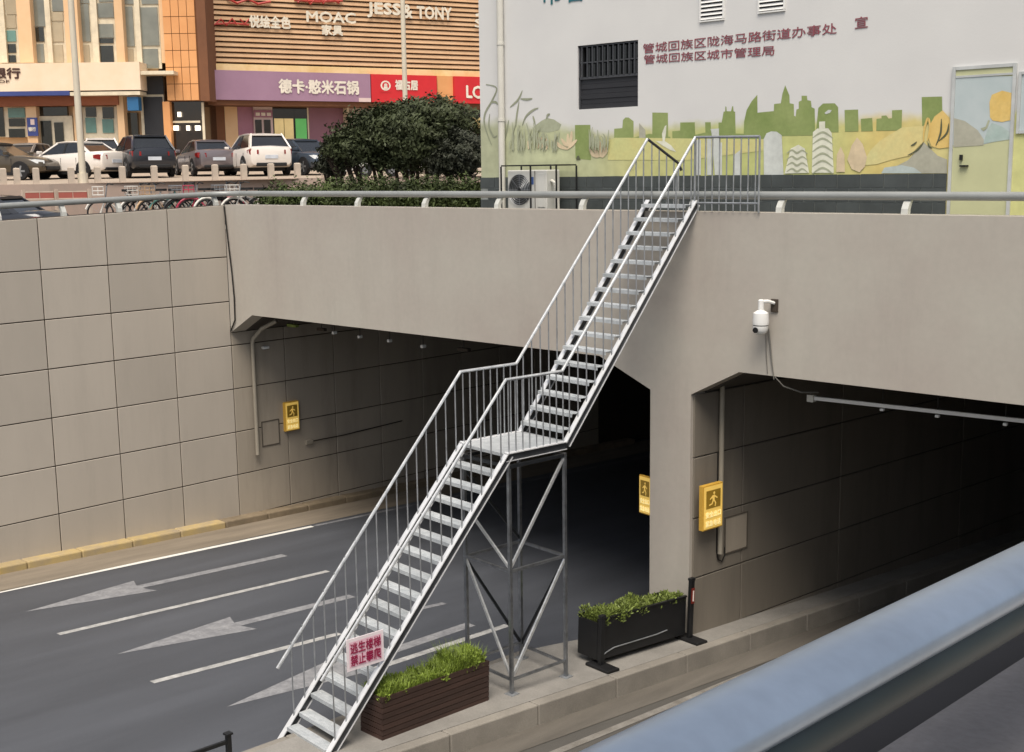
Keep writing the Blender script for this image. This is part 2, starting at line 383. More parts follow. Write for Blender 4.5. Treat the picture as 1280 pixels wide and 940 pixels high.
PM = panel_mesh(W_, RH_, RH_).mesh('panel', 'panel'); PM_SHADED = panel_mesh(W_, RH_, RH_).mesh('panel', 'panel_shaded')
rwl = Vector(rw.location)
for k in range(8):
    yc = -W_*(k+.5)
    for r in range(1, 8):
        if Z1-RH_*r < -1: continue
        piece('panel', PM, rw, Vector((random.uniform(-.003, .002), yc, Z1-RH_*r)) - rwl)
    tm = panel_mesh(W_, ztop(yc-W_/2)-.004-Z1, ztop(yc+W_/2)-.004-Z1).mesh('panel', 'panel')
    piece('panel', tm, rw, Vector((0, yc, Z1)) - rwl)
# ================================================================== PORTAL (front wall with two openings, tunnel body behind)
pt = thing('underpass_portal', 'broad beige concrete portal wall with two dark tunnel openings', 'underpass portal', (12.5, 0, 0))
TH = .1
def profile(ztop_, zfoot=-3.2):
    return [(0, ztop_), (23.9, ztop_), (23.9, zfoot), (20.4, zfoot), (20.4, 4.40), (19.5, 4.87), (13.90, 4.87), (12.99, 4.41), (12.99, zfoot), (12.17, zfoot), (12.17, 4.40), (11.07, 4.87), (.87, 4.87), (0, 4.41)]  # unseen right side of the right opening set in to admit less light
def tunnel_body(prof, y0, y1, name, mt, shear):
    a = [(x+(TH*y0 if shear and i in range(2, 9) else 0), y0, z) for i, (x, z) in enumerate(prof)]
    c = [(x+(TH*y1 if shear and i in range(2, 9) else 0), y1, z) for i, (x, z) in enumerate(prof)]
    n = len(prof)
    b = MB().add(a+c, [tuple(range(n)), tuple(range(2*n-1, n-1, -1))]+[(i, i+n, (i+1) % n+n, (i+1) % n) for i in range(n)])
    return b.build(name, mt, pt, origin=False)
tunnel_body(profile(7.36), 0, .40, 'facade', 'concrete', False)
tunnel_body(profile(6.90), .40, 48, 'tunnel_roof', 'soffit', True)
b = MB().box(-.4, 32, 48, 48.3, -3.2, 6.9); b.build('tunnel_blackout', 'black_paint', pt)  # added unseen black wall that closes both tunnels so they go dark
# beyond the far side of the right opening
b = MB().box(23.9, 24.25, -60, .4, -1, 7.0); b.build('flank_wall', 'concrete', pt)
# the tunnel side wall on the left goes on with the same panels
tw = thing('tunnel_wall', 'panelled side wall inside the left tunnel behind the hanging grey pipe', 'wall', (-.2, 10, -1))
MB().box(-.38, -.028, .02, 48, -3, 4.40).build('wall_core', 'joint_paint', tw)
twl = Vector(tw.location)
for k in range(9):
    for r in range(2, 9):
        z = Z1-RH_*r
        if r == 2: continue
        piece('panel', PM_SHADED, tw, Vector((random.uniform(-.003, .002), W_*(k+.5), z)) - twl)
    tm = panel_mesh(W_, 4.405-(Z1-RH_*2), 4.405-(Z1-RH_*2)).mesh('panel', 'panel_shaded'); piece('panel', tm, tw, Vector((0, W_*(k+.5), Z1-RH_*2)) - twl)
# median wall of the right tunnel: panels on the pier face, turned with the carriageway
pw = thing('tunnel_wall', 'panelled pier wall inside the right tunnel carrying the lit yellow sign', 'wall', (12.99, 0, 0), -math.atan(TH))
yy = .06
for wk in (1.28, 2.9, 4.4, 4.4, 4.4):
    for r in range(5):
        tm = panel_mesh(wk, 1.035, 1.035).mesh('panel', 'panel_deep_shade'); piece('panel', tm, pw, (.022, yy+wk/2, 3.34-1.035*(r+1)))
    tm = panel_mesh(wk, 4.40-3.34, 4.40-3.34).mesh('panel', 'panel_deep_shade'); piece('panel', tm, pw, (.022, yy+wk/2, 3.34)); yy += wk
# far wall of the right tunnel is out of the frame; the near parapet on the photographer's side
npar = thing('near_parapet', 'grey concrete parapet top in the lower right corner under the pale rail', 'wall', (23.9, -20, 6))
NS = -.040
def npz(y): return 7.00+NS*(y+15)
b = MB(); A = []
def slab(x0, x1, zo, zb):
    b = MB(); b.add([(x0, -30, zb), (x1, -30, zb), (x1, -6, zb), (x0, -6, zb), (x0, -30, npz(-30)+zo), (x1, -30, npz(-30)+zo), (x1, -6, npz(-6)+zo), (x0, -6, npz(-6)+zo)],
                    [(3, 2, 1, 0), (4, 5, 6, 7), (0, 1, 5, 4), (1, 2, 6, 5), (2, 3, 7, 6), (3, 0, 4, 7)]); return b
slab(23.59, 24.05, 0, 6.2).build('coping', 'coping', npar, bevel=.015)
slab(23.20, 23.585, -.03, 6.0).build('dark_gap_strip', 'gap_dark', npar)  # added strip, blackened in place of the dark gap below the rail
# ================================================================== STAIRCASE
E_ = Vector((math.sin(TH), math.cos(TH), 0)); N_ = Vector((math.cos(TH), -math.sin(TH), 0)); SW = 1.02
def S(side, t, z):                      # side 0 = left, 1 = right edge of the stair
    return Vector((13.05, 0, z)) + E_*t + N_*((side-1)*SW)
T_TOP, Z_TOP, T_LB, T_LF, Z_L, T_BOT, Z_BOT = -.03, 7.52, -2.88, -4.02, 4.08, -7.16, .60   # the left stringer runs on to the road
st = thing('steel_staircase', 'long galvanised steel staircase climbing from the median island over a scaffold tower to the parapet', 'staircase', S(.5, -6, zi(-6)))
NR = 16
def zline(t):
    if t > T_LB: return Z_L + (t-T_LB)/(T_TOP-T_LB)*(Z_TOP-Z_L)
    if t > T_LF: return Z_L
    return Z_BOT + (t-T_BOT)/(T_LF-T_BOT)*(Z_L-Z_BOT)
for sd_ in (0, 1):
    for (t0, z0), (t1, z1) in (((T_BOT-(.26 if sd_ == 0 else .01), Z_BOT-(.26 if sd_ == 0 else .01)*1.108), (T_LF, Z_L)), ((T_LF, Z_L), (T_LB, Z_L)), ((T_LB, Z_L), (T_TOP, Z_TOP))):
        a, c = S(sd_, t0, z0), S(sd_, t1, z1); d = (c-a).normalized(); up = N_.cross(d)
        if up.z < 0: up = -up
        s_ = MB().bar(a-up*.056-d*.02, c-up*.056+d*.02, .012, .11, up).build('stringer', 'stringer_shaded', st)
        MB().bar(a-d*.02, c+d*.02, .085, .014, up).bar(a-up*.116-d*.02, c-up*.116+d*.02, .045, .01, up).build('flange', 'flange_lit', s_)
def tread_mesh(w, dep):
    b = MB(); h = w/2
    b.box(-h, h, 0, dep, -.008, 0)
    b.box(-h, h, -.006, 0, -.055, 0)
    b.box(-h, h, dep, dep+.005, -.045, 0)
    for i in range(3): b.box(-h+.03, h-.03, .03+i*.045, .042+i*.045, 0, .004)
    return b.mesh('tread', 'steel_tread')
TM = tread_mesh(SW-.075, .165)
stl = Vector(st.location)
rz = -math.atan(TH)
for i in range(NR):
    t = T_LF - (i+1)*(T_LF-T_BOT)/NR; z = Z_L-(i+1)*(Z_L-Z_BOT)/NR
    piece('tread', TM, st, S(.5, t-.02, z-.045 if i < NR-1 else z+.02)-stl, rz)
    t = T_LB + i*(T_TOP-T_LB)/NR; z = Z_L+(i+1)*(Z_TOP-Z_L)/NR
    piece('tread', TM, st, S(.5, t-.0, z-.045)-stl, rz)
b = MB(); q = [S(0, T_LF-.03, Z_L-.05), S(1, T_LF-.03, Z_L-.05), S(1, T_LB+.05, Z_L-.05), S(0, T_LB+.05, Z_L-.05)]
q = [q[0]+N_*.045, q[1]-N_*.045, q[2]-N_*.045, q[3]+N_*.045]
b.prism(q, (0, 0, .045)); b.build('landing_plate', 'steel_tread', st)
# handrails
HR = 1.06
def rail_path(sd_, t0):
    k = [S(sd_, t0, zline(t0)+HR), S(sd_, T_LF, Z_L+HR), S(sd_, T_LB-.05, Z_L+HR), S(sd_, T_TOP, Z_TOP+HR-.06)]
    return k
pL = rail_path(0, -7.27); pL[0].z = 1.47; hl = MB().tube(pL, .024, 8)
hl.build('handrail', 'steel', st, smooth=True)
pR = rail_path(1, -7.22); hr = MB().tube(pR, .024, 8); hr.build('handrail', 'steel', st, smooth=True)
topR = pR[-1]; endR = Vector((14.22, -.03, topR.z-.02)); lp = rail_path(0, -7.05)[-1]
MB().tube([topR, endR], .02, 8).build('guard_rail', 'steel_mid', st, smooth=True)
kneeL = hit(848, 204, (0, 1, 0), .42); 
MB().tube([lp, kneeL, kneeL+Vector((.05, .02, -.12))], .022, 8).build('guard_rail', 'black_paint', st, smooth=True)
BL = MB().tube([(0, 0, 0), (0, 0, 1)], .0105, 6).mesh('baluster', 'steel_mid')
def bal(a, ztop_): piece('baluster', BL, st, a-stl, 0, (1, 1, ztop_-a.z))
for sd_ in (0, 1):
    n = 17
    for i in range(n):
        t = -7.12 + (i+.4)*(7.12+T_LF)/n; bal(S(sd_, t, zline(t)-.02), zline(t)+HR)
    for i in range(9):
        t = T_LF+.04 + i*(T_LB-T_LF-.08)/8; bal(S(sd_, t, Z_L-.02), Z_L+HR)
    n = 16
    for i in range(n):
        t = T_LB + (i+.5)*(T_TOP-T_LB)/n; f = (i+.5)/n; bal(S(sd_, t, zline(t)-.02), zline(t)+HR-.06*f)
for i in range(9):
    f = (i+.5)/9; p = topR.lerp(endR, f); bal(Vector((p.x, p.y, 7.38)), p.z)
MB().tube([(topR.x, topR.y, 7.55), topR], .02, 8).build('post', 'steel_mid', st); MB().tube([(endR.x, endR.y, 7.36), endR], .016, 8).build('post', 'steel_mid', st)
MB().tube([(topR.x+.02, topR.y, 7.50), (endR.x, endR.y, 7.50)], .014, 8).build('guard_rail', 'steel_mid', st)
for i in range(4):
    f = (i+.6)/4.2; p = lp.lerp(kneeL, f); bal(Vector((p.x, p.y, 7.45)), p.z)
MB().tube([(kneeL.x, kneeL.y, 6.91), kneeL], .016, 8).build('post', 'steel_mid', st)
# scaffold tower
def foot(sd_, t):
    p = S(sd_, t, 0); p.z = zi(p.y) if p.x > 11.62 else zl(p.x, p.y); return p
TF, TB_ = T_LF+.03, T_LB-.02
ZR, ZB = 2.33, 0.0
PO = {}
for k, (sd_, t) in dict(fl=(0, TF), fr=(1, TF), bl=(0, TB_), br=(1, TB_)).items():
    f = foot(sd_, t); top_ = S(sd_, t, Z_L-.17); PO[k] = (f, top_)
    MB().bar(f, top_, .048, .048, (0, 1, 0)).build('tower_post', 'tower_steel', st)
    MB().box(f.x-.08, f.x+.08, f.y-.08, f.y+.08, f.z, f.z+.012).build('base_plate', 'steel_mid', st)
def at_z(k, z): f, t = PO[k]; q = (z-f.z)/(t.z-f.z); return f.lerp(t, q)
for a, c in (('fl', 'fr'), ('fr', 'br'), ('br', 'bl'), ('bl', 'fl')):
    MB().bar(at_z(a, ZR), at_z(c, ZR), .04, .04).build('crossbar', 'tower_steel', st)
    zb = max(PO[a][0].z, PO[c][0].z)+.22
    MB().bar(at_z(a, zb), at_z(c, zb), .035, .035).build('crossbar', 'tower_steel', st)
    MB().bar(at_z(a, Z_L-.2), at_z(c, Z_L-.2), .05, .05).build('crossbar', 'steel_dark', st)
def brace(a, za, c, zc, m_='steel'): MB().bar(at_z(a, za), at_z(c, zc), .03, .04).build('brace', m_, st)
zf = PO['fr'][0].z
brace('fr', zf+.24, 'fl', ZR-.03); brace('fr', zf+.24, 'br', ZR-.04); brace('bl', zf+.2, 'br', ZR-.04, 'steel_dark'); brace('bl', zf+.2, 'fl', ZR-.04, 'steel_dark')
brace('fr', ZR+.04, 'fl', Z_L-.95); brace('fr', ZR+.04, 'br', Z_L-.22); brace('bl', ZR+.04, 'fl', Z_L-.4, 'steel_dark')
# the notice tied to the balusters
def onR(px, py, off=.03):
    n = N_; d = n.dot(Vector((13.05, 0, 0)))+off; return hit(px, py, n, d)
q = [onR(432, 797), onR(478, 790), onR(480, 827), onR(434, 838)]
t0 = sum((p-Vector((13.05, 0, 0))).dot(E_) for p in (q[0], q[3]))/2; t1 = sum((p-Vector((13.05, 0, 0))).dot(E_) for p in (q[1], q[2]))/2
z1_ = (q[0].z+q[1].z)/2; z0_ = (q[2].z+q[3].z)/2
M['notice'] = mat('notice_board', '#f0e4e8', .5, 0, .04); M['notice_red'] = mat('notice_red', '#a81e50', .6); M['notice_pink'] = mat('notice_pink_print', '#eec3d2', .6, 0, .05)
sg = thing('warning_notice', 'small white and pink notice with dark red characters tied to the lower stair balusters', 'notice', S(1, (t0+t1)/2, z0_)+N_*.03)
def NP(t, z, o): return Vector((13.05, 0, z)) + E_*t + N_*o
MB().prism([NP(t0, z0_, .03), NP(t1, z0_, .03), NP(t1, z1_, .03), NP(t0, z1_, .03)], N_*.012).build('board', 'notice', sg)
w = t1-t0; h = z1_-z0_
MB().poly([NP(t0+.06*w, z0_+.1*h, .045), NP(t1-.06*w, z0_+.1*h, .045), NP(t1-.06*w, z1_-.1*h, .045), NP(t0+.06*w, z1_-.1*h, .045)]).build('printed_field', 'notice_pink', sg)
text('lettering', '逃生楼梯', 'notice_red', sg, NP(t0+.09*w, z0_+.53*h, .044), E_, (0, 0, 1), .82*w, .33*h, bold=.02)
text('lettering', '禁止攀爬', 'notice_red', sg, NP(t0+.09*w, z0_+.15*h, .044), E_, (0, 0, 1), .82*w, .33*h, bold=.02)

# ================================================================== PLANTERS ON THE ISLAND
def pot(name, label, ctr, ang, Lx, Wd, Ht):
    return thing(name, label, 'planter', ctr, ang)
pc = [hit(453, 918, (0, G, 1), .3), hit(478, 926, (0, G, 1), .3), hit(609, 876, (0, G, 1), .3)]
ax = (pc[2]-pc[1]); LP = 2.0; ang = math.atan2(ax.y, ax.x)
WP, HP = .46, .62
sl = math.atan(-G*math.sin(ang))
def planter_frame(p_right_front, ang, W):
    # local x along the long side, local y towards the road on the left
    return p_right_front
p1 = thing('slatted_planter', 'dark brown slatted wooden planter box on the island below the stair', 'planter', (pc[1].x, pc[1].y, pc[1].z-.03), ang)
p1.rotation_euler = (0, -sl, ang); XF[p1.name] = Matrix.Translation(p1.location) @ Matrix.Rotation(ang, 4, 'Z') @ Matrix.Rotation(-sl, 4, 'Y')
NPK = 8; hh = HP/NPK
pl_long = MB().box(0, LP, 0, .022, .004, hh-.006).mesh('plank', 'plank'); pl_short = MB().box(.024, WP-.024, 0, .022, .004, hh-.006).mesh('plank', 'plank')
for i in range(NPK):
    piece('plank', pl_long, p1, (0, 0, .01+i*hh)); piece('plank', pl_long, p1, (0, WP-.022, .01+i*hh))
    piece('plank', pl_short, p1, (.022, 0, .01+i*hh), math.pi/2); piece('plank', pl_short, p1, (LP, 0, .01+i*hh), math.pi/2)
MB().box(.03, LP-.03, .03, WP-.03, .02, HP-.06).build('soil', 'soil', p1, local=True)
for x in (0.05, LP-.1):
    for yy in (.025, WP-.075): MB().box(x, x+.05, yy, yy+.05, 0, HP-.03).build('corner_post', 'plank', p1, local=True)
def blades(n, x0, x1, y0, y1, z, hmin, hmax, wid, xf, lean=.45, shape=None):
    b = MB(); rnd = random.Random(5)
    for _ in range(n):
        x = rnd.uniform(x0, x1); y = rnd.uniform(y0, y1); k = shape(x, y) if shape else 1
        h = rnd.uniform(hmin, hmax)*k; a = rnd.uniform(0, 6.28); d = Vector((math.cos(a), math.sin(a), 0)); w = Vector((-d.y, d.x, 0))*wid
        l = rnd.uniform(0.1, lean)*h; p = Vector((x, y, z))
        pts = [p-w/2, p+w/2, p+d*l*.4+Vector((0, 0, h*.6))+w*.4, p+d*l*.4+Vector((0, 0, h*.6))-w*.4, p+d*l+Vector((0, 0, h))]
        b.add([xf @ q for q in pts], [(0, 1, 2, 3), (3, 2, 4)])
    return b
def leaf_clumps(name, mt, xf, x0, x1, y0, y1, z, hfun, n, size, seed):
    rnd = random.Random(seed); b = MB()
    cl = [(rnd.uniform(x0, x1), rnd.uniform(y0, y1), rnd.uniform(.6, 1.15)) for _ in range(46)]
    for _ in range(n):
        cx_, cy_, k = rnd.choice(cl); h = hfun(cx_)*k; r = .11*k
        u = Vector((rnd.gauss(0, 1), rnd.gauss(0, 1), rnd.gauss(0, 1))).normalized()*(rnd.random()**.45)
        p = Vector((cx_+u.x*r, cy_+u.y*r, z+h*.5+u.z*h*.55))
        d = Vector((u.x*.8+rnd.uniform(-.5, .5), u.y*.8+rnd.uniform(-.5, .5), rnd.uniform(.2, 1.2))).normalized(); w = d.cross(Vector((rnd.uniform(-1, 1), rnd.uniform(-1, 1), .3))).normalized()
        L_ = size*rnd.uniform(.7, 1.7); q = [p-w*L_*.16, p+d*L_*.5-w*L_*.2, p+d*L_, p+d*L_*.5+w*L_*.2, p+w*L_*.16]
        b.add([xf @ v for v in q], [(0, 1, 2, 3, 4)])
    return b.build(name, mt)
g1_ = leaf_clumps('planter_grass', 'grass_bright', XF[p1.name], .06, LP-.06, .05, WP-.05, HP-.10, lambda x: .19+.03*math.sin(x*6)+(.11 if x > 1.4 else 0), 15000, .033, 5)
g1b = blades(2600, .04, LP-.04, .04, WP-.04, HP-.08, .16, .34, .012, XF[p1.name], .9, lambda x, y: .7+.14*math.sin(x*5+1)+(.36 if x > 1.35 else 0)).build('planter_grass', 'grass_bright')
tag(g1b, 'fine bright grass blades rising among the plants of the brown slatted planter', 'grass', kind='stuff')
tag(g1_, 'bright green feathery plants growing in the brown slatted planter', 'plants', kind='stuff')
# black planter in front of the pier
P2 = (12.84, -2.22); P2z = .3+G*2.2
p2ang = math.atan2(2.0, .24); s2 = math.atan(-G*math.sin(p2ang))
p2 = thing('black_planter', 'black metal planter barrier standing in front of the pier between two black posts', 'planter', (P2[0], P2[1], P2z), p2ang)
p2.rotation_euler = (0, -s2, p2ang); XF[p2.name] = Matrix.Translation(p2.location) @ Matrix.Rotation(p2ang, 4, 'Z') @ Matrix.Rotation(-s2, 4, 'Y')
LB, WB = 2.0, .46
MB().box(0, LB, 0, .02, .10, .74).build('side_panel', 'black_paint', p2, local=True)
MB().box(0, LB, WB-.02, WB, .10, .74).build('side_panel', 'black_paint', p2, local=True)
MB().box(-.002, .02, .022, WB-.022, .10, .70).build('end_panel', 'black_paint', p2, local=True)
MB().box(LB-.02, LB+.002, .022, WB-.022, .10, .70).build('end_panel', 'black_paint', p2, local=True)
MB().box(.022, LB-.022, .022, WB-.022, .11, .62).build('soil', 'soil', p2, local=True)
MB().box(-.01, LB+.01, -.015, .03, .741, .765).build('top_rail', 'black_paint', p2, local=True)
MB().tube([(.04, -.012, .13), (.16, -.012, .20), (.34, -.012, .245), (LB-.7, -.012, .25), (LB-.45, -.012, .27)], .010, 6).build('trim', 'steel_mid', p2, local=True)
for x, z in ((.02, .80), (LB+.06, 1.02)):
    MB().box(x-.045, x+.045, -.085, -.022, .04, z).build('post', 'black_paint', p2, local=True, bevel=.008)
    MB().box(x-.055, x+.055, -.095, -.012, z, z+.05).build('post_cap', 'black_paint', p2, local=True, bevel=.012)
    MB().box(x-.13, x+.13, -.34, .17, 0, .05).build('rubber_base', 'black', p2, local=True, bevel=.015)
M['red_refl'] = mat('red_reflector', '#7a2a20', .3); M['white_refl'] = mat('white_reflector', '#f5ece2', .3)
MB().box(LB+.025, LB+.095, -.10, -.087, .64, .90).build('reflector', 'red_refl', p2, local=True)
MB().box(LB+.048, LB+.072, -.106, -.101, .68, .86).build('reflector_strip', 'white_refl', p2, local=True)
g2_ = leaf_clumps('planter_leaves', 'grass_olive', XF[p2.name], .05, LB-.05, .05, WB-.05, .60, lambda x: .23+.05*math.sin(x*2.1+.3), 10000, .04, 8)
tag(g2_, 'olive green leafy plants growing in the black planter by the pier', 'plants', kind='stuff')
# street barrier at the lower left edge of the frame
pb = hit(285, 917, (1, 0, 0), 11.95)
br = thing('street_barrier', 'black metal road barrier with a square post at the bottom left of the staircase', 'barrier', (pb.x, pb.y, zi(pb.y)))
MB().box(pb.x-.03, pb.x+.03, pb.y-.03, pb.y+.03, zi(pb.y)+.05, pb.z).build('post', 'black_paint', br, bevel=.004)
MB().box(pb.x-.045, pb.x+.045, pb.y-.045, pb.y+.045, pb.z-.012, pb.z+.012).build('post_cap', 'black_paint', br)
MB().box(pb.x-.16, pb.x+.16, pb.y-.2, pb.y+.2, zi(pb.y), zi(pb.y)+.05).build('rubber_base', 'black', br, bevel=.01)
for dz in (.10, .36, .95):
    a = Vector((pb.x, pb.y-.03, pb.z-dz)); MB().bar(a, a+Vector((0, -2.4, .10)), .04, .045).build('barrier_rail', 'black_paint', br)
for i in range(12):
    yy = pb.y-.18-i*.19; MB().bar((pb.x, yy, pb.z-.94), (pb.x, yy, pb.z-.33), .018, .018, (0, 1, 0)).build('bar', 'black_paint', br)
MB().box(pb.x-.03, pb.x+.03, pb.y-2.46, pb.y-2.40, zi(pb.y-2.4)+.05, pb.z+.1).build('post', 'black_paint', br)
MB().box(pb.x-.16, pb.x+.16, pb.y-2.63, pb.y-2.23, zi(pb.y-2.23)+.005, zi(pb.y-2.4)+.06).build('rubber_base', 'black', br, bevel=.01)

# ================================================================== GUARD RAILS ON THE PARAPETS
def oval(path, rw_, rh_, seg=12):
    b = MB(); b.tube(path, 1, seg); return b
def rail_bar(path, rw_, rh_, seg=14):
    P = [Vector(p) for p in path]; rings = []
    for i, p in enumerate(P):
        d = (P[min(i+1, len(P)-1)]-P[max(i-1, 0)]).normalized(); side = d.cross(Vector((0, 0, 1))).normalized(); up = side.cross(d)
        rings.append([p+side*math.cos(2*math.pi*k/seg)*rw_+up*math.sin(2*math.pi*k/seg)*rh_ for k in range(seg)])
    return MB().loft(rings, close=True)
def bracket(b, x, y, z0, z1, along, across):
    """a curved plate standing on the wall top and reaching up to the rail; along, across: unit vectors"""
    al = Vector(along); ac = Vector(across); prof = []
    H_ = z1-z0
    outer = [(-.11, 0), (-.10, .35), (-.05, .72), (.03, 1.0)]; inner = [(.07, 1.0), (.02, .66), (-.02, .3), (-.02, 0)]
    pts = [Vector((x, y, z0))+ac*o+Vector((0, 0, H_*q)) for o, q in outer+inner]
    b.prism([p-al*.05 for p in pts], al*.10)
gr = thing('guard_rail', 'thick grey tube rail on curved brackets along the top of the portal wall', 'guard rail', (12, .2, 7.36))
rail_bar([(.35, .2, 7.61), (6, .2, 7.612), (12, .2, 7.615), (18, .2, 7.615), (23.8, .2, 7.60)], .055, .062).build('rail', 'rail', gr, smooth=True)
bx = [hit(px, 255, (0, 1, 0), .2).x for px in (382, 450, 534, 625, 731, 868, 978, 1135, 1310)]
for x in bx:
    b = MB(); bracket(b, x, .2, 7.36, 7.58, (1, 0, 0), (0, 1, 0)); b.build('bracket', 'bracket', gr)
g2 = thing('guard_rail', 'grey tube rail on slanted brackets along the top of the panelled left wall', 'guard rail', (-.2, -5, 7.2))
def zrl(y): return 7.61+.026*y
rail_bar([(-.2, y, zrl(y)) for y in (-20, -12, -6, -3, -1)] + [(-.19, -.35, 7.60), (-.10, -.05, 7.605), (.08, .12, 7.608), (.35, .2, 7.61)], .055, .062).build('rail', 'rail', g2, smooth=True)
for px in (77, 147, 268, -5):
    y = hit(px, 258, (1, 0, 0), -.2).y
    b = MB(); bracket(b, -.2, y, ztop(y)-.012, zrl(y)-.03, (0, 1, 0), (-1, 0, 0)); b.build('bracket', 'bracket', g2)
g3 = thing('guard_rail', 'broad pale blue rail with an added dark tube as its shaded underside crossing the lower right corner', 'guard rail', (23.69, -15, 7.0))
XN = 23.80
def nrl(y, z): return (XN, y, z+NS*(y+15))
rail_bar([nrl(-30, 7.362), nrl(-15, 7.362), nrl(-6, 7.362)], .060, .036, 32).build('rail', 'rail_blue', g3, smooth=True)
rail_bar([nrl(-30, 7.315), nrl(-15, 7.315), nrl(-6, 7.315)], .054, .046, 28).build('shade_tube', 'rail_shade', g3, smooth=True)  # added tube, coloured as the shaded lower half of the pale rail
for y in (-19.4, -17.2, -11.5, -9.2):
    b = MB(); bracket(b, XN+.03, y, npz(y)-.002, npz(y)+.27, (0, 1, 0), (-1, 0, 0)); b.build('bracket', 'black_paint', g3)

# ================================================================== TUNNEL FITTINGS
o = MB().tube([(.12, .5, 1.42), (.12, .5, 4.10), (.16, .5, 4.22), (.45, .55, 4.48), (.75, .75, 4.66)], .05, 10).build('drain_pipe', 'pipe', smooth=True)
tag(o, 'grey downpipe with a bent head on the left tunnel wall just inside the opening', 'pipe')
nP = Vector((math.cos(math.atan(TH)), -math.sin(math.atan(TH)), 0)); dP = nP.dot(Vector((12.99, 0, 0)))
def onP(px, py, off): return hit(px, py, nP, dP+off)
a = onP(903, 490, .10); c = onP(903, 680, .10)
o = MB().tube([Vector((a.x, a.y, 1.60)), Vector((a.x, a.y, 4.52))], .045, 10).build('drain_pipe', 'pipe', smooth=True)
tag(o, 'straight grey downpipe on the right tunnel wall behind the yellow sign', 'pipe')
k = onP(897, 600, .035)
o = MB().tube([Vector((k.x, k.y, 3.35)), Vector((k.x, k.y, 1.62)), Vector((k.x+.01, k.y+.03, 1.48)), Vector((k.x+.03, k.y+.12, 1.43)), Vector((k.x+.03, k.y+.2, 1.52)), Vector((k.x+.03, k.y+.2, 1.66))], .012, 6).build('cable', 'cable', smooth=True)
tag(o, 'dark looped cable hanging under the yellow sign in the right tunnel', 'cable')
def yellow_sign(label, ctr, out, side, w, h, t=.09):
    """ctr: middle of the back on the wall; out, side: unit vectors"""
    ctr = Vector(ctr); out = Vector(out).normalized(); side = Vector(side).normalized(); up = Vector((0, 0, 1))
    s = thing('exit_sign', label, 'sign', ctr-up*h/2)
    P = lambda u, v, o: ctr+side*u*w+up*v*h+out*o
    rect = lambda u0, u1, v0, v1, o: [P(u0, v0, o), P(u1, v0, o), P(u1, v1, o), P(u0, v1, o)]
    MB().prism(rect(-.5, .5, -.5, .5, 0), out*t).build('case', 'yellow_sign', s, bevel=.006)
    MB().prism(rect(-.46, .46, -.47, .47, t+.001), out*.004).build('lit_face', 'yellow_lit', s)
    MB().prism(rect(-.36, .36, -.02, .38, t+.006), out*.003).build('pictogram_field', 'sign_dark', s)
    b = MB(); z = t+.011                                           # running figure: head, trunk, arms, legs
    f = lambda pts: b.poly([P(u, v, z) for u, v in pts])
    f([(.03+.05*math.cos(i), .31+.032*math.sin(i)) for i in [j*math.pi/4 for j in range(8)]])
    f([(-.06, .26), (.06, .27), (.05, .15), (-.05, .13)]); f([(.05, .26), (.2, .2), (.19, .17), (.05, .22)]); f([(-.05, .26), (-.2, .19), (-.17, .17), (-.04, .21)])
    f([(-.05, .15), (.03, .15), (-.06, .06), (-.22, .04), (-.22, .07), (-.09, .09)]); f([(.0, .15), (.06, .15), (.14, .08), (.10, .0), (.06, .01), (.08, .07)])
    b.build('running_figure', 'yellow_lit', s)
    text('lettering', '安全出口', 'sign_pale', s, P(-.38, -.22, t+.003), side, up, .76*w, .13*h, bold=.03)
    text('lettering', '紧急电话', 'sign_pale', s, P(-.38, -.42, t+.003), side, up, .76*w, .13*h, bold=.03)
    return s
d = Vector((math.sin(math.atan(TH)), math.cos(math.atan(TH)), 0))
q0 = onP(877, 636, .21)
yellow_sign('square-faced lit yellow exit sign on the right tunnel wall beside the downpipe', (q0+d*.24-nP*.05), nP, d, .50, .76)
yellow_sign('small lit yellow exit sign on the left tunnel wall beyond the grey downpipe', (.0, 1.58, 2.19), (1, 0, 0), (0, 1, 0), .42, .72)
yellow_sign('lit yellow exit sign half hidden behind the left edge of the middle pier', hit(809, 618.5, (0, 1, 0), .30), (-.16, -.987, 0), (.987, -.16, 0), .30, .68, .05)
o = MB().box(.0, .1, .82, 1.0, 3.92, 3.99).build('wall_lamp', 'white_paint', bevel=.02); tag(o, 'tiny white lamp on the left tunnel wall right of the downpipe', 'lamp')
o = MB().box(.0, .06, 2.0, 2.22, 1.39, 1.50).build('junction_box', 'pipe', bevel=.01); tag(o, 'little pale junction box low on the left tunnel wall under the yellow sign', 'junction box')
o = MB().tube([(.03, 2.22, 1.45), (.03, 3.2, 1.44), (.03, 5.2, 1.50)], .014, 6).build('conduit', 'cable'); tag(o, 'thin dark conduit running from the junction box along the left tunnel wall', 'conduit')
def hatch(label, org, sd_, out, w, h):
    org = Vector(org); sd_ = Vector(sd_); out = Vector(out); up = Vector((0, 0, 1))
    t = thing('access_hatch', label, 'hatch', org)
    for a, c, e, g in ((0, w, 0, .025), (0, w, h-.025, h), (0, .025, .025, h-.025), (w-.025, w, .025, h-.025)):
        MB().prism([org+sd_*a+up*e, org+sd_*c+up*e, org+sd_*c+up*g, org+sd_*a+up*g], out*.016).build('frame', 'hatch_frame', t)
    MB().prism([org+sd_*.027+up*.027, org+sd_*(w-.027)+up*.027, org+sd_*(w-.027)+up*(h-.027), org+sd_*.027+up*(h-.027)], out*.009).build('cover', 'panel_shaded', t)
hatch('flush metal hatch low on the left tunnel wall beside the downpipe', (0.0, .72, 1.55), (0, 1, 0), (1, 0, 0), .52, .62)
qh = onP(905, 680, .024)
hatch('flush metal hatch on the right tunnel wall under the yellow sign', (qh.x, qh.y, 1.52), d, nP, .62, .66)
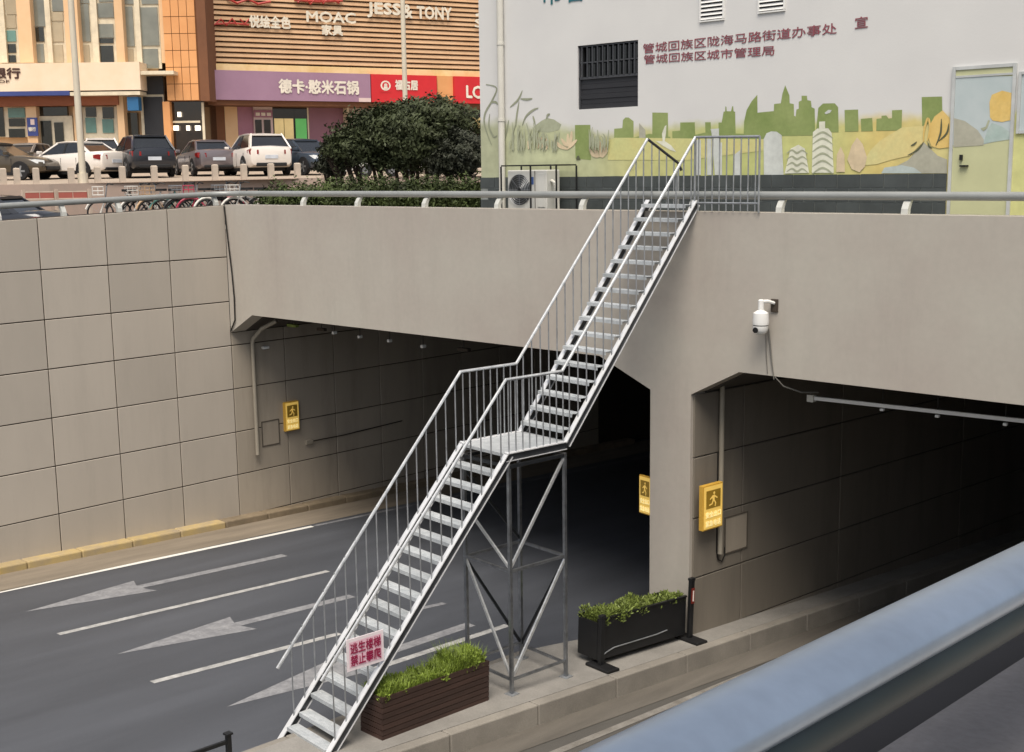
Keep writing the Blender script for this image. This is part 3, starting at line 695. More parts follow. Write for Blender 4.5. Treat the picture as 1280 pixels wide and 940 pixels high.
# rows of fittings hung across the tunnel mouths
def ceil_at(px, py, y): return hit(px, py, (0, 1, 0), y)
for i, (px, py, w, mt, nm) in enumerate(((366, 407, .34, 'grass_olive', 'longest dull green box hung under the left tunnel soffit'), (402, 412, .26, 'joint_paint', 'grey box hung next to the green one under the left tunnel soffit'),
                               (418, 416, .07, 'white_paint', 'small white lamp next to the hung grey box at the left tunnel mouth'), (450, 421, .06, 'white_paint', 'second small white lamp at the left tunnel mouth, right of the grey box'),
                               (487, 426, .06, 'white_paint', 'third small white lamp at the left tunnel mouth, towards the stair'), (529, 433, .08, 'white_paint', 'last small white lamp at the left tunnel mouth before the stair rail'),
                               (580, 437, .3, 'joint_paint', 'dark hung box under the left tunnel soffit just left of the stair rail'))):
    p = ceil_at(px, py, 1.0)
    t = thing('ceiling_fitting', nm, 'ceiling lamp', (p.x, p.y, 4.87), group='fittings hung across the left tunnel mouth')
    MB().box(p.x-w/2, p.x+w/2, p.y-.05, p.y+.05, p.z-.03, p.z+.035).build('housing', mt, t, bevel=.008)
    MB().tube([(p.x, p.y, p.z+.035), (p.x, p.y, 4.868)], .008, 6).build('rod', 'cable', t)
a = ceil_at(1012, 497, .75); c = ceil_at(1280, 526, .75)
cn = thing('hung_conduit', 'long pale conduit hung level under the right tunnel soffit', 'conduit', (a.x, .75, 4.87))
MB().bar(a, a+(c-a)*1.55, .05, .055).build('channel', 'white_paint', cn)
MB().box(a.x-.02, a.x+.09, .70, .80, a.z-.06, a.z+.05).build('end_box', 'pipe_white', cn)
for px, py in ((1103, 508), (1172, 516), (1257, 526)):
    p = ceil_at(px, py, .75); MB().box(p.x-.03, p.x+.03, .72, .78, p.z-.07, p.z-.029).build('lamp_head', 'white_paint', cn, bevel=.01); MB().tube([(p.x, .75, p.z), (p.x, .75, 4.869)], .008, 6).build('rod', 'cable', cn)
# dome camera on the portal
pcv = hit(951, 396, (0, 1, 0), -.22)
cv = thing('security_camera', 'white dome security camera on a short bracket above the right tunnel', 'security camera', (pcv.x, -.22, pcv.z-.2))
x, yv, z = pcv.x, -.22, pcv.z
MB().box(x+.05, x+.17, -.03, -.002, z+.06, z+.26).build('wall_plate', 'joint_paint', cv, bevel=.005)
MB().tube([(x+.11, -.03, z+.20), (x+.07, -.14, z+.235), (x+.02, -.215, z+.235)], .026, 8).build('bracket_arm', 'white_paint', cv, smooth=True)
MB().tube([(x, yv, z+.265), (x, yv, z+.25), (x, yv, z+.10)], [.03, .045, .045], 12).build('neck', 'white_paint', cv, smooth=True)
MB().tube([(x, yv, z+.10), (x, yv, z+.06), (x, yv, z-.06), (x, yv, z-.12)], [.05, .115, .125, .12], 18).build('housing', 'white_paint', cv, smooth=True)
MB().tube([(x, yv, z-.121), (x, yv, z-.135)], .112, 18).build('seam_ring', 'cable', cv)
MB().tube([(x-.005, yv, z-.136), (x-.005, yv, z-.20), (x-.005, yv, z-.25), (x-.005, yv, z-.275)], [.118, .115, .085, .03], 18).build('camera_ball', 'white_paint', cv, smooth=True)
ey = Vector((x-.02, yv-.105, z-.19)); MB().tube([ey, ey+Vector((.012, -.03, -.006))], .042, 12).build('lens', 'black', cv)
o = MB().tube([(x+.02, -.03, z-.2), (x+.05, -.02, z-.45), (x+.08, -.02, z-.7), (x+.13, -.02, z-.98), (x+.15, -.02, 4.86), (x+.25, .06, 4.72), (x+.45, .25, 4.62), (x+.6, .5, 4.6)], .013, 6).build('cable', 'cable_grey', smooth=True)
tag(o, 'grey cable dropping from the white camera into the right tunnel', 'cable')
o = MB().tube([(x-.03, -.02, z-.2), (x-.02, -.014, z-.6), (x+.01, -.014, 4.90)], .006, 5).build('cable', 'cable_grey', smooth=True)
tag(o, 'thinner second cable on the left under the white camera', 'cable')
zc = lambda px, py: hit(px, py, (0, 1, 0), -.025)
o = MB().tube([(.02, -.03, 7.33)]+[(p.x+.03, -.03, p.z) for p in (zc(283, 290), zc(289, 340), zc(292, 372), zc(293, 400))]+[(.03, -.03, 4.44)], .018, 6).build('cable', 'cable', smooth=True)
tag(o, 'thick black cable running down the corner between the panelled wall and the portal', 'cable')
# ================================================================== WHITE BUILDING WITH THE MURAL
YB = 1.6
def wpt(px, py, off=0): return hit(px, py, (0, 1, 0), YB-off)
wb = thing('white_building', 'white rendered building with a green skyline mural and dark tiled plinth behind the portal', 'building', (16, 5, 6.9))
def mural_wall():
    mt = bpy.data.materials.new('mural_wall'); mt.use_nodes = True; t = mt.node_tree; N = t.nodes; K = t.links; bs = N['Principled BSDF']; bs.inputs['Roughness'].default_value = .85
    geo = N.new('ShaderNodeNewGeometry'); sp = N.new('ShaderNodeSeparateXYZ'); K.new(geo.outputs['Position'], sp.inputs[0])
    nz = N.new('ShaderNodeTexNoise'); nz.inputs['Scale'].default_value = 2.2; nz.inputs['Detail'].default_value = 7; K.new(geo.outputs['Position'], nz.inputs['Vector'])
    ma = N.new('ShaderNodeMath'); ma.operation = 'MULTIPLY_ADD'; ma.inputs[1].default_value = .35; K.new(nz.outputs[0], ma.inputs[0]); K.new(sp.outputs['Z'], ma.inputs[2])
    # painted meadow below about 8.5 m, with a soft brushed upper edge (higher and softer on the left)
    xr_ = N.new('ShaderNodeMapRange'); xr_.inputs[1].default_value = 6.7; xr_.inputs[2].default_value = 17.5; K.new(sp.outputs['X'], xr_.inputs[0])
    rp = N.new('ShaderNodeValToRGB'); K.new(xr_.outputs[0], rp.inputs[0]); e = rp.color_ramp.elements
    e[0].position = 0; e[0].color = lin('#a9ad90'); e[1].position = 1; e[1].color = lin('#c9ca8b')
    for p, c in ((.10, '#b5ba98'), (.27, '#b9bd94'), (.36, '#c1bf84'), (.55, '#b7bd7a'), (.72, '#c3c583'), (.80, '#d3c078'), (.88, '#cfc487')):
        k = e.new(p); k.color = lin(c)
    lo = N.new('ShaderNodeValToRGB'); K.new(xr_.outputs[0], lo.inputs[0]); l = lo.color_ramp.elements     # edge height by x, as a fraction of 8.0..9.5
    l[0].position = 0; l[0].color = (.70, .70, .70, 1); l[1].position = 1; l[1].color = (.53, .53, .53, 1)
    for p, v in ((.12, .62), (.3, .50), (.36, .52), (.8, .52)):
        k = l.new(p); k.color = (v, v, v, 1)
    eh = N.new('ShaderNodeMapRange'); eh.inputs[3].default_value = 8.0+.17; eh.inputs[4].default_value = 9.5+.17; K.new(lo.outputs[0], eh.inputs[0])
    sb = N.new('ShaderNodeMath'); sb.operation = 'SUBTRACT'; K.new(eh.outputs[0], sb.inputs[0]); K.new(ma.outputs[0], sb.inputs[1])
    so_ = N.new('ShaderNodeMapRange'); so_.interpolation_type = 'SMOOTHSTEP'; so_.inputs[1].default_value = -.10; so_.inputs[2].default_value = .14; K.new(sb.outputs[0], so_.inputs[0])
    n2 = N.new('ShaderNodeTexNoise'); n2.inputs['Scale'].default_value = .8; n2.inputs['Detail'].default_value = 6; K.new(geo.outputs['Position'], n2.inputs['Vector'])
    wm = N.new('ShaderNodeMix'); wm.data_type = 'RGBA'; wm.inputs[6].default_value = lin('#dcdcd9'); wm.inputs[7].default_value = lin('#c9c9c8'); K.new(n2.outputs[0], wm.inputs[0])
    mx = N.new('ShaderNodeMix'); mx.data_type = 'RGBA'; K.new(so_.outputs[0], mx.inputs[0]); K.new(wm.outputs[2], mx.inputs[6])
    hv = N.new('ShaderNodeHueSaturation'); vr = N.new('ShaderNodeMapRange'); vr.inputs[1].default_value = .3; vr.inputs[2].default_value = .7; vr.inputs[3].default_value = .9; vr.inputs[4].default_value = 1.1
    n3 = N.new('ShaderNodeTexNoise'); n3.inputs['Scale'].default_value = 5; n3.inputs['Detail'].default_value = 5; K.new(geo.outputs['Position'], n3.inputs['Vector']); K.new(n3.outputs[0], vr.inputs[0]); K.new(vr.outputs[0], hv.inputs['Value'])
    K.new(rp.outputs[0], hv.inputs['Color']); K.new(hv.outputs[0], mx.inputs[7]); K.new(mx.outputs[2], bs.inputs['Base Color'])
    bp = N.new('ShaderNodeBump'); bp.inputs['Strength'].default_value = .12; bp.inputs['Distance'].default_value = .01
    n4 = N.new('ShaderNodeTexNoise'); n4.inputs['Scale'].default_value = 30; K.new(geo.outputs['Position'], n4.inputs['Vector']); K.new(n4.outputs[0], bp.inputs['Height']); K.new(bp.outputs[0], bs.inputs['Normal'])
    return mt
M['mural_wall'] = mural_wall()
def paint(name, c, c2=None, var=.1, sc=4): M[name] = mat(name, c, .8, 0, var, sc, col2=c2, fine=.06, bscale=18)
paint('mural_green', '#93a066', '#7b8d50', sc=1.6); paint('mural_leaf', '#abb096'); paint('mural_stroke', '#979c85'); paint('mural_pink', '#ddcaa8'); paint('mural_white', '#cfd4cf'); paint('mural_wave', '#e4e5d2')
paint('mural_dark', '#5b5f48'); paint('mural_yellow', '#dfc27a', '#d4b262'); paint('mural_yellow_soft', '#dac787', '#cfc98e', sc=2); paint('mural_grey', '#b1b09f'); paint('mural_blue', '#b9c5c2'); paint('mural_meadow', '#c5c78a', '#ccc484', sc=2); paint('mural_teal', '#9fb3ad', '#b4c2bd')
X0, X1, YD, ZT = 6.71, 26.0, 11.0, 13.2
wx0, wx1, wz0, wz1 = 9.26, 10.66, 9.145, 10.295
b = MB()
F = lambda x0, x1, z0, z1: b.poly([(x0, YB, z0), (x1, YB, z0), (x1, YB, z1), (x0, YB, z1)])
F(X0, wx0, 6.9, ZT); F(wx1, X1, 6.9, ZT); F(wx0, wx1, 6.9, wz0); F(wx0, wx1, wz1, ZT)
rv = .16
b.add([(wx0, YB, wz0), (wx1, YB, wz0), (wx1, YB, wz1), (wx0, YB, wz1), (wx0, YB+rv, wz0), (wx1, YB+rv, wz0), (wx1, YB+rv, wz1), (wx0, YB+rv, wz1)], [(0, 1, 5, 4), (1, 2, 6, 5), (2, 3, 7, 6), (3, 0, 4, 7)])
b.add([(X0, YB, 6.9), (X0, YD, 6.9), (X0, YD, ZT), (X0, YB, ZT), (X1, YB, 6.9), (X1, YD, 6.9), (X1, YD, ZT), (X1, YB, ZT)], [(0, 1, 2, 3), (5, 4, 7, 6), (1, 5, 6, 2), (3, 2, 6, 7)])
b.build('wall', 'mural_wall', wb)
MB().box(X0-.12, X1+.12, YB-.12, YD+.12, ZT, ZT+.25).build('roof', 'wall_white', wb)
# window
wn = MB().box(wx0, wx1, YB+.15, YB+.2, wz0, wz1).build('window', 'dark_glass', wb)
zm = wz0+.56
MB().box(wx0, wx1, YB+.03, YB+.06, zm-.02, zm+.02).box(wx0, wx0+.03, YB+.03, YB+.06, wz0, wz1).box(wx1-.03, wx1, YB+.03, YB+.06, wz0, wz1).box(wx0, wx1, YB+.03, YB+.06, wz1-.03, wz1).box(wx0, wx1, YB+.03, YB+.06, zm+.27, zm+.29).build('frame', 'bars', wn)
bm_ = MB().box(-.011, .011, -.011, .011, 0, wz1-zm-.05).mesh('bar', 'bars')
for i in range(11):
    piece('bar', bm_, wn, XF[wn.name].inverted() @ Vector((wx0+.09+i*(wx1-wx0-.18)/10, YB+.025, zm+.02)))
for i in range(6):
    MB().box(wx0+.03, wx1-.03, YB+.05+.01*(i % 2), YB+.1, wz0+.004+i*.09, wz0+.09+i*.09).build('board', 'shutter', wn)
# ventilation louvres
for i, (pa, pb_) in enumerate((((877, 0), (904, 25)), ((950, 0), (980, 14)))):
    a = wpt(pa[0], pb_[1]); c = wpt(pb_[0], pb_[1]); zb = a.z-.01; zt = zb+.55
    lv = MB().box(a.x-.03, c.x+.03, YB-.03, YB-.003, zb-.03, zb-.006).box(a.x-.03, a.x, YB-.03, YB-.003, zb, zt).box(c.x, c.x+.03, YB-.03, YB-.003, zb, zt).box(a.x-.03, c.x+.03, YB-.03, YB-.003, zt, zt+.03).build('vent', 'white_paint', wb)
    MB().box(a.x, c.x, YB-.006, YB-.002, zb, zt).build('opening', 'shutter', lv)
    for k in range(8):
        MB().add([(a.x, YB-.035, zb+.005+k*.068), (c.x, YB-.035, zb+.005+k*.068), (c.x, YB-.008, zb+.048+k*.068), (a.x, YB-.008, zb+.048+k*.068)], [(0, 1, 2, 3)]).build('slat', 'white_paint', lv)
# plinth tiles
px1 = wpt(1183, 240).x; pzt = wpt(700, 221).z
pl = MB().box(X0, px1, YB-.022, YB-.004, 6.9, pzt-.01).build('plinth', 'grout', wb)
tw_, th_ = .385, .205
tm = MB().box(0, tw_, -.012, 0, 0, th_).mesh('tile', 'plinth_tile'); iv = XF[pl.name].inverted()
z = pzt-th_
row = 0
while z > 6.85:
    x = X0 + (0 if row % 2 == 0 else -tw_/2)
    while x < px1-.05:
        if x >= X0-.001 and x+tw_*.3 <= px1: piece('tile', tm, pl, iv @ Vector((x+.003, YB-.022, z+random.uniform(-.004, .004))), 0, (min(1, (px1-x)/tw_), 1, 1))
        x += tw_+.012
    z -= th_+.014; row += 1
# lettering
l1 = wpt(805, 67); l1e = wpt(1047, 42)
def line_text(body, pa, pb_, pc, mt, h):
    a = wpt(*pa); e = wpt(*pb_); xd = (e-a); w = xd.length; xd.normalize(); zd = xd.cross(Vector((0, 1, 0))).normalized()
    if zd.z < 0: zd = -zd
    xd = zd.cross(Vector((0, -1, 0))) if False else xd
    return text('lettering', body, mt, wb, a, xd, zd, w, h, .004, .008)
line_text('管城回族区陇海马路街道办事处', (804, 67), (1046, 42), None, 'red_text', .165)
line_text('宣', (1069, 36), (1085, 34), None, 'red_text', .17)
line_text('管城回族区城市管理局', (805, 80), (968, 69), None, 'red_text', .155)
line_text('市容 · 管', (677, 7), (790, -6), None, 'teal_text', .42)
# mural shapes (flat paint a few millimetres thick, stacked)
LAY = [0]
def shape(name, pts, mt, lay=1):
    P = [wpt(x, y) for x, y in pts]; P = [Vector((p.x, YB-.0022*lay, p.z)) for p in P]
    return P
def mural(name, polys, mt, lay):
    for i, pts in enumerate(polys): MB().poly(shape(name, pts, mt, lay+.06*i)).build(name, mt, wb)
Z4 = lambda *a: [(760+.15625*x, 100+.15625*y) for x, y in a]
Z5 = lambda *a: [(940+.1953*x, 90+.1953*y) for x, y in a]
Z3 = lambda *a: [(600+.1542*x, 90+.1542*y) for x, y in a]
D_ = lambda pts: wb
def strokes(name, lines, mt, w, lay, n=10):
    b = MB()
    for pts in lines:
        P = [wpt(x, y) for x, y in pts]; yo = .00012*len(b.f) if name == 'mural_grass' else 0
        # smooth the polyline
        Q = []
        for i in range(len(P)-1):
            p0, p1, p2, p3 = P[max(i-1, 0)], P[i], P[i+1], P[min(i+2, len(P)-1)]
            for k in range(n):
                t = k/n; Q.append(.5*((2*p1)+(-p0+p2)*t+(2*p0-5*p1+4*p2-p3)*t*t+(-p0+3*p1-3*p2+p3)*t**3))
        Q.append(P[-1]); L_ = []; R__ = []
        for i, p in enumerate(Q):
            d = (Q[min(i+1, len(Q)-1)]-Q[max(i-1, 0)]).normalized(); nn = Vector((-d.z, 0, d.x)); f = i/(len(Q)-1); ww = w*(.25+.75*math.sin(math.pi*min(max(f, .06), .94)))
            L_.append(Vector((p.x, YB-.0022*lay-yo, p.z))+nn*ww/2); R__.append(Vector((p.x, YB-.0022*lay-yo, p.z))-nn*ww/2)
        k = len(L_); b.add(L_+R__, [(i, i+1, k+i+1, k+i) for i in range(k-1)])
        if name != 'mural_grass': b.build(name, mt, wb); b = MB(); lay += .03
    if b.v: tag(b.build(name, mt, wb), kind='stuff')
sky_ = [Z3((770, 430), (895, 428), (900, 715), (775, 700)),
 Z4((50, 390), (115, 385), (120, 320), (140, 300), (165, 300), (205, 330), (205, 470), (50, 470)), Z4((355, 260), (480, 262), (482, 470), (355, 470)),
 Z4((515, 410), (578, 405), (578, 340), (695, 338), (700, 470), (515, 470)), Z4((755, 425), (780, 420), (778, 338), (822, 338), (828, 470), (755, 470)),
 Z4((885, 340), (910, 340), (925, 255), (938, 250), (940, 210), (948, 215), (950, 250), (985, 250), (995, 210), (1002, 210), (1005, 250), (1018, 255), (1022, 470), (885, 470)),
 Z4((1085, 470), (1090, 330), (1110, 240), (1150, 170), (1195, 118), (1200, 470)),
 Z5((20, 262), (140, 250), (142, 205), (185, 200), (195, 140), (213, 85), (240, 150), (242, 200), (268, 205), (270, 280), (280, 285), (285, 240), (300, 235), (300, 190), (318, 182), (318, 152), (352, 152), (355, 180), (378, 185), (382, 225), (402, 235), (405, 405), (20, 412)),
 Z5((410, 385), (425, 230), (455, 202), (530, 200), (552, 225), (555, 385)), Z5((593, 243), (680, 240), (682, 380), (596, 382)), Z5((697, 300), (770, 294), (775, 378), (700, 380)),
 Z5((796, 376), (798, 300), (830, 296), (830, 280), (860, 278), (875, 298), (897, 295), (897, 245), (962, 242), (957, 374)), Z5((1087, 160), (1217, 157), (1220, 300), (1090, 345)),
 Z4((200, 462), (330, 430), (500, 455), (500, 472), (200, 472)), Z4((690, 440), (760, 425), (1090, 430), (1280, 420), (1280, 480), (690, 474))]
mural('mural_skyline', sky_, 'mural_green', 1)
mural('mural_tower', [Z4((250, 345), (300, 400), (302, 465), (250, 462))], 'mural_grey', 2)
mural('mural_meadow', [Z4((0, 480), (60, 462), (200, 462), (500, 466), (1280, 474), (1280, 560), (640, 640), (0, 640))], 'mural_meadow', 2)
mural('mural_mound', [Z3((445, 435), (500, 395), (545, 372), (600, 385), (660, 425), (640, 470), (560, 490), (470, 480))], 'mural_leaf', 1)
strokes('mural_branch', [Z3((50, 100), (135, 130), (100, 230), (45, 330), (36, 410), (60, 500), (95, 590)), Z3((85, 250), (125, 243), (150, 268)), Z3((245, 285), (310, 225), (345, 150)), Z3((330, 217), (380, 222), (425, 215)),
  Z3((290, 440), (300, 350), (318, 240)), Z3((345, 430), (375, 360), (430, 310), (475, 292)), Z3((430, 355), (440, 390), (450, 430)), Z3((180, 610), (212, 500), (235, 390)), Z3((80, 340), (75, 440), (110, 520), (140, 515)), Z3((540, 380), (550, 350), (570, 340))], 'mural_stroke', .045, 3)
rs = random.Random(3); gs = []
for i in range(46):
    x = rs.uniform(250, 640); y = rs.uniform(600, 650); h = rs.uniform(60, 220)*(1 if x < 480 else .7); gs.append(Z3((x, y), (x+rs.uniform(-10, 10), y-h*.6), (x+rs.uniform(-28, 28), y-h)))
for i in range(16):
    x = rs.uniform(890, 1060); y = rs.uniform(600, 660); gs.append(Z3((x, y), (x+4, y-70), (x+rs.uniform(-15, 15), y-rs.uniform(90, 170))))
strokes('mural_grass', gs, 'mural_leaf', .035, 2, 4)
pk = [Z3((600, 548), (650, 600), (715, 625)), Z3((660, 540), (690, 580), (715, 600)), Z3((745, 480), (740, 540), (720, 610)), Z3((788, 550), (750, 585), (715, 622)), Z3((715, 500), (715, 560), (712, 600)),
      Z3((890, 618), (915, 665), (960, 690)), Z3((920, 600), (945, 650), (965, 690)), Z3((975, 560), (980, 620), (975, 690)), Z3((1012, 570), (1005, 630), (985, 690)), Z3((1035, 605), (1020, 650), (990, 692)),
      Z3((470, 520), (480, 570), (470, 620)), Z3((500, 530), (505, 580), (500, 622)), Z3((540, 540), (545, 590), (535, 630)), Z3((390, 560), (400, 590), (395, 625))]
strokes('mural_flower', pk, 'mural_pink', .075, 4, 6)
mural('mural_leaf_shape', [Z4((440, 492), (434, 430), (455, 372), (470, 360), (466, 430), (455, 494)), Z4((385, 488), (460, 490), (510, 525), (548, 575), (500, 560), (440, 525))], 'mural_wave', 4)
mural('mural_pale_tower', [Z4((822, 392), (890, 388), (892, 760), (858, 760), (830, 420)), Z4((700, 480), (745, 480), (745, 760), (700, 760)), Z4((795, 470), (830, 470), (830, 760), (795, 760)), Z4((890, 500), (915, 500), (915, 760), (890, 760)), Z5((78, 660), (76, 430), (95, 392), (125, 380), (160, 382), (192, 405), (204, 660)), Z4((1010, 600), (1060, 560), (1060, 765), (1005, 765))], 'mural_white', 4)
mural('mural_wave_tower', [Z5((210, 650), (250, 490), (300, 465), (340, 490), (368, 645)), Z5((385, 645), (392, 385), (420, 362), (490, 360), (512, 390), (526, 645)), Z5((432, 318), (470, 316), (470, 360), (432, 362))], 'mural_wave', 5)
strokes('mural_wave_line', [Z5((390, y+22), (455, y-14), (522, y+24)) for y in (400, 440, 488, 535, 582, 628)] + [Z5((225, y+20), (258, y), (290, y+18), (325, y+2), (358, y+24)) for y in (500, 540, 580, 618)], 'mural_leaf', .034, 6, 6)
mural('mural_tree', [Z5((542, 640), (545, 530), (570, 478), (594, 530), (597, 640)), Z5((612, 560), (640, 470), (675, 418), (710, 460), (738, 545), (725, 605), (690, 642), (640, 620))], 'mural_pink', 5)
mural('mural_yellow_hill', [Z5((700, 600), (760, 500), (820, 440), (960, 355), (1095, 345), (1105, 440), (1010, 535), (900, 560), (800, 590))], 'mural_yellow_soft', 3)
mural('mural_tulip', [Z5((1130, 420), (1140, 340), (1170, 285), (1222, 245), (1262, 290), (1290, 380), (1280, 480), (1200, 490), (1150, 475))], 'mural_yellow', 4)
mural('mural_mountain', [Z5((830, 648), (930, 600), (1000, 565), (1080, 480), (1102, 450), (1130, 478), (1190, 535), (1250, 560), (1250, 648))], 'mural_grey', 5)
mural('mural_water', [Z5((830, 648), (850, 612), (960, 596), (1040, 612), (1090, 648))], 'mural_blue', 6)
strokes('mural_outline', [Z5((1000, 532), (1050, 508), (1080, 480), (1100, 452)), Z5((1128, 450), (1138, 478), (1155, 488)), Z5((1020, 472), (1040, 462), (1058, 446)), Z5((1180, 470), (1210, 390), (1215, 300)), Z5((1200, 440), (1250, 390), (1262, 330))], 'mural_dark', .03, 7, 6)
strokes('mural_outline', [Z5((1100, 445), (1105, 370), (1128, 298), (1142, 350), (1125, 440))], 'mural_yellow', .035, 7, 6)
mural('mural_pebble', [Z3((780, 710), (790, 680), (805, 678), (818, 712))], 'mural_dark', 5)
mural('mural_arch_window', [Z5((465, 262), (490, 242), (512, 245), (500, 262), (475, 270))], 'mural_white', 3)
# door at the right end
ZD = lambda x, y: (1160+.2339*x, 60+.2339*y)
a = wpt(1192, 84); c = wpt(1272, 80); dx0, dx1, dz1 = a.x, c.x, a.z
dr = MB().box(dx0+.05, dx1-.05, YB-.02, YB-.004, 6.92, dz1-.05).build('door', None, wb)
M['door_paint'] = mat('painted_door', '#c4c69c', .6, 0, .06, 2); M['door_blue'] = mat('door_blue_paint', '#bcc6c7', .6, 0, .05, 2, col2='#aebcbd'); M['door_frame'] = mat('door_frame_paint', '#c3c7c6', .6)
dr.data.materials.append(M['door_paint'])
fr = MB().box(dx0, dx0+.048, YB-.035, YB-.002, 6.91, dz1).box(dx1-.048, dx1, YB-.035, YB-.002, 6.91, dz1).box(dx0+.05, dx1-.05, YB-.035, YB-.002, dz1-.048, dz1).box(dx0+.05, dx1-.05, YB-.03, YB-.021, dz1-.16, dz1-.13).build('frame', 'door_frame', dr)
def dpoly(name, pts, mt, k):
    P = [wpt(*ZD(x, y)) for x, y in pts]
    P = [Vector((min(max(p.x, dx0+.05), dx1-.05), YB-.02-.002*k, p.z)) for p in P]; MB().poly(P).build(name, mt, dr)
dpoly('painted_sky', [(130, 520), (300, 515), (470, 480), (470, 150), (130, 155)], 'door_blue', 1)
dpoly('painted_mountain', [(140, 375), (200, 390), (270, 440), (302, 490), (300, 520), (140, 530)], 'mural_grey', 2)
dpoly('painted_water', [(300, 510), (320, 440), (345, 400), (400, 420), (460, 450), (460, 488)], 'mural_teal', 2)
dpoly('painted_tulip', [(335, 370), (332, 290), (345, 250), (400, 228), (450, 240), (468, 290), (466, 385), (400, 396), (350, 388)], 'mural_yellow', 3)
dpoly('painted_stem', [(285, 430), (300, 445), (320, 430), (335, 388), (325, 385), (312, 420)], 'mural_leaf', 3)
hx = wpt(*ZD(183, 585)); MB().box(hx.x-.02, hx.x+.02, YB-.06, YB-.021, hx.z-.04, hx.z+.04).build('lock', 'black_paint', dr); hx = wpt(*ZD(195, 630)); MB().box(hx.x-.05, hx.x+.07, YB-.07, YB-.021, hx.z-.012, hx.z+.012).build('handle', 'black_paint', dr)
w0 = wpt(1272, 90); w1 = wpt(1272, 167)
wf = MB().box(w0.x+.07, w0.x+1.2, YB-.012, YB-.003, w1.z+.04, w0.z-.04).build('window', 'door_blue', wb)
MB().box(w0.x+.03, w0.x+.068, YB-.03, YB-.002, w1.z, w0.z).box(w0.x+.07, w0.x+1.24, YB-.03, YB-.002, w1.z, w1.z+.038).box(w0.x+.07, w0.x+1.24, YB-.03, YB-.002, w0.z-.038, w0.z).build('frame', 'door_frame', wf)
# downpipe on the facade
pA = wpt(624, 0, .06); pB = wpt(633, 215, .06)
dp = thing('facade_downpipe', 'cream downpipe on the left end of the white building', 'pipe', (7.36, YB-.06, 6.9))
MB().tube([(7.36, YB-.075, 6.92), (7.36, YB-.075, ZT+.1)], .066, 12).build('pipe', 'pipe_white', dp, smooth=True)
for z in (7.6, 9.0, 10.45, 12.0): MB().tube([(7.36, YB-.075, z), (7.36, YB-.075, z+.05)], .076, 12).build('clamp', 'pipe_white', dp)
# air conditioner and its cage
ac = thing('air_conditioner', 'white outdoor air conditioner unit at the foot of the white building below the downpipe', 'air conditioner', (8.35, 1.2, 6.904))
ax0, ax1, az0, az1, ay0, ay1 = 7.98, 8.98, 7.28, 8.05, 1.02, 1.40
M['ac_white'] = mat('ac_casing', '#cfcfc9', .45, 0, .08, 2); M['sticker'] = mat('blue_sticker', '#3d5b96', .5)
MB().box(ax0, ax1, ay0, ay1, az0, az1).build('casing', 'ac_white', ac, bevel=.02)
fc = Vector((8.30, ay0-.004, 7.68))
ring = lambda r0, r1, y: [[(fc.x+math.cos(a)*r, y, fc.z+math.sin(a)*r) for a in [k*math.tau/28 for k in range(28)]] for r in (r0, r1)]
b = MB().poly([(fc.x+math.cos(k*math.tau/28)*.29, ay0-.003, fc.z+math.sin(k*math.tau/28)*.29) for k in range(28)]); fan = b.build('fan_opening', 'black_paint', ac)
gb = MB()
for r in (.06, .1, .14, .18, .22, .26, .29):
    gb.tube([(fc.x+math.cos(k*math.tau/24)*r, ay0-.02, fc.z+math.sin(k*math.tau/24)*r) for k in range(25)], .004, 4)
for k in range(8): gb.bar((fc.x+.04*math.cos(k*math.pi/4), ay0-.015, fc.z+.04*math.sin(k*math.pi/4)), (fc.x+.29*math.cos(k*math.pi/4), ay0-.015, fc.z+.29*math.sin(k*math.pi/4)), .006, .006, (0, 1, 0))
gb.build('fan_grille', 'steel_mid', fan)
for k in range(5):
    a0 = k*math.tau/5; MB().poly([(fc.x+.03*math.cos(a0), ay0-.006, fc.z+.03*math.sin(a0)), (fc.x+.25*math.cos(a0-.2), ay0-.006, fc.z+.25*math.sin(a0-.2)), (fc.x+.26*math.cos(a0+.5), ay0-.008, fc.z+.26*math.sin(a0+.5))]).build('fan_blade', 'steel_dark', fan)
MB().box(8.68, 8.70, ay0-.004, ay0+.01, az0+.02, az1-.02).build('seam', 'cable_grey', ac)
MB().box(8.60, 8.66, ay0-.006, ay0-.002, 7.78, 7.92).build('sticker', 'sticker', ac)
MB().box(8.76, 8.94, ay0-.012, ay0-.002, 7.36, 7.98).build('service_panel', 'ac_white', ac, bevel=.004)
MB().tube([(8.99, 1.15, 7.85), (9.12, 1.12, 7.80), (9.16, 1.12, 7.5), (9.14, 1.2, 6.95)], .03, 8).build('hose', 'pipe_white', ac, smooth=True)
for x in (8.08, 8.82): MB().box(x, x+.06, ay0-.02, ay1+.02, 6.904, az0-.002).build('foot', 'black_paint', ac)
cg = thing('steel_cage', 'dark steel frame standing around the outdoor air conditioner', 'cage', (8.5, 1.2, 6.904))
cx0, cx1, cy0, cy1, cz = 7.90, 9.30, .93, 1.5, 8.12
for x in (cx0, 8.66, cx1):
    for y in (cy0, cy1): MB().bar((x, y, 6.904), (x, y, cz), .025, .025, (0, 1, 0)).build('upright', 'black_paint', cg)
for y in (cy0, cy1): MB().bar((cx0+.013, y, cz+.0135), (cx1-.013, y, cz+.0135), .025, .025).build('top_bar', 'black_paint', cg)
for x in (cx0, cx1): MB().bar((x, cy0+.013, cz+.014), (x, cy1-.013, cz+.014), .024, .024).build('top_bar', 'black_paint', cg)
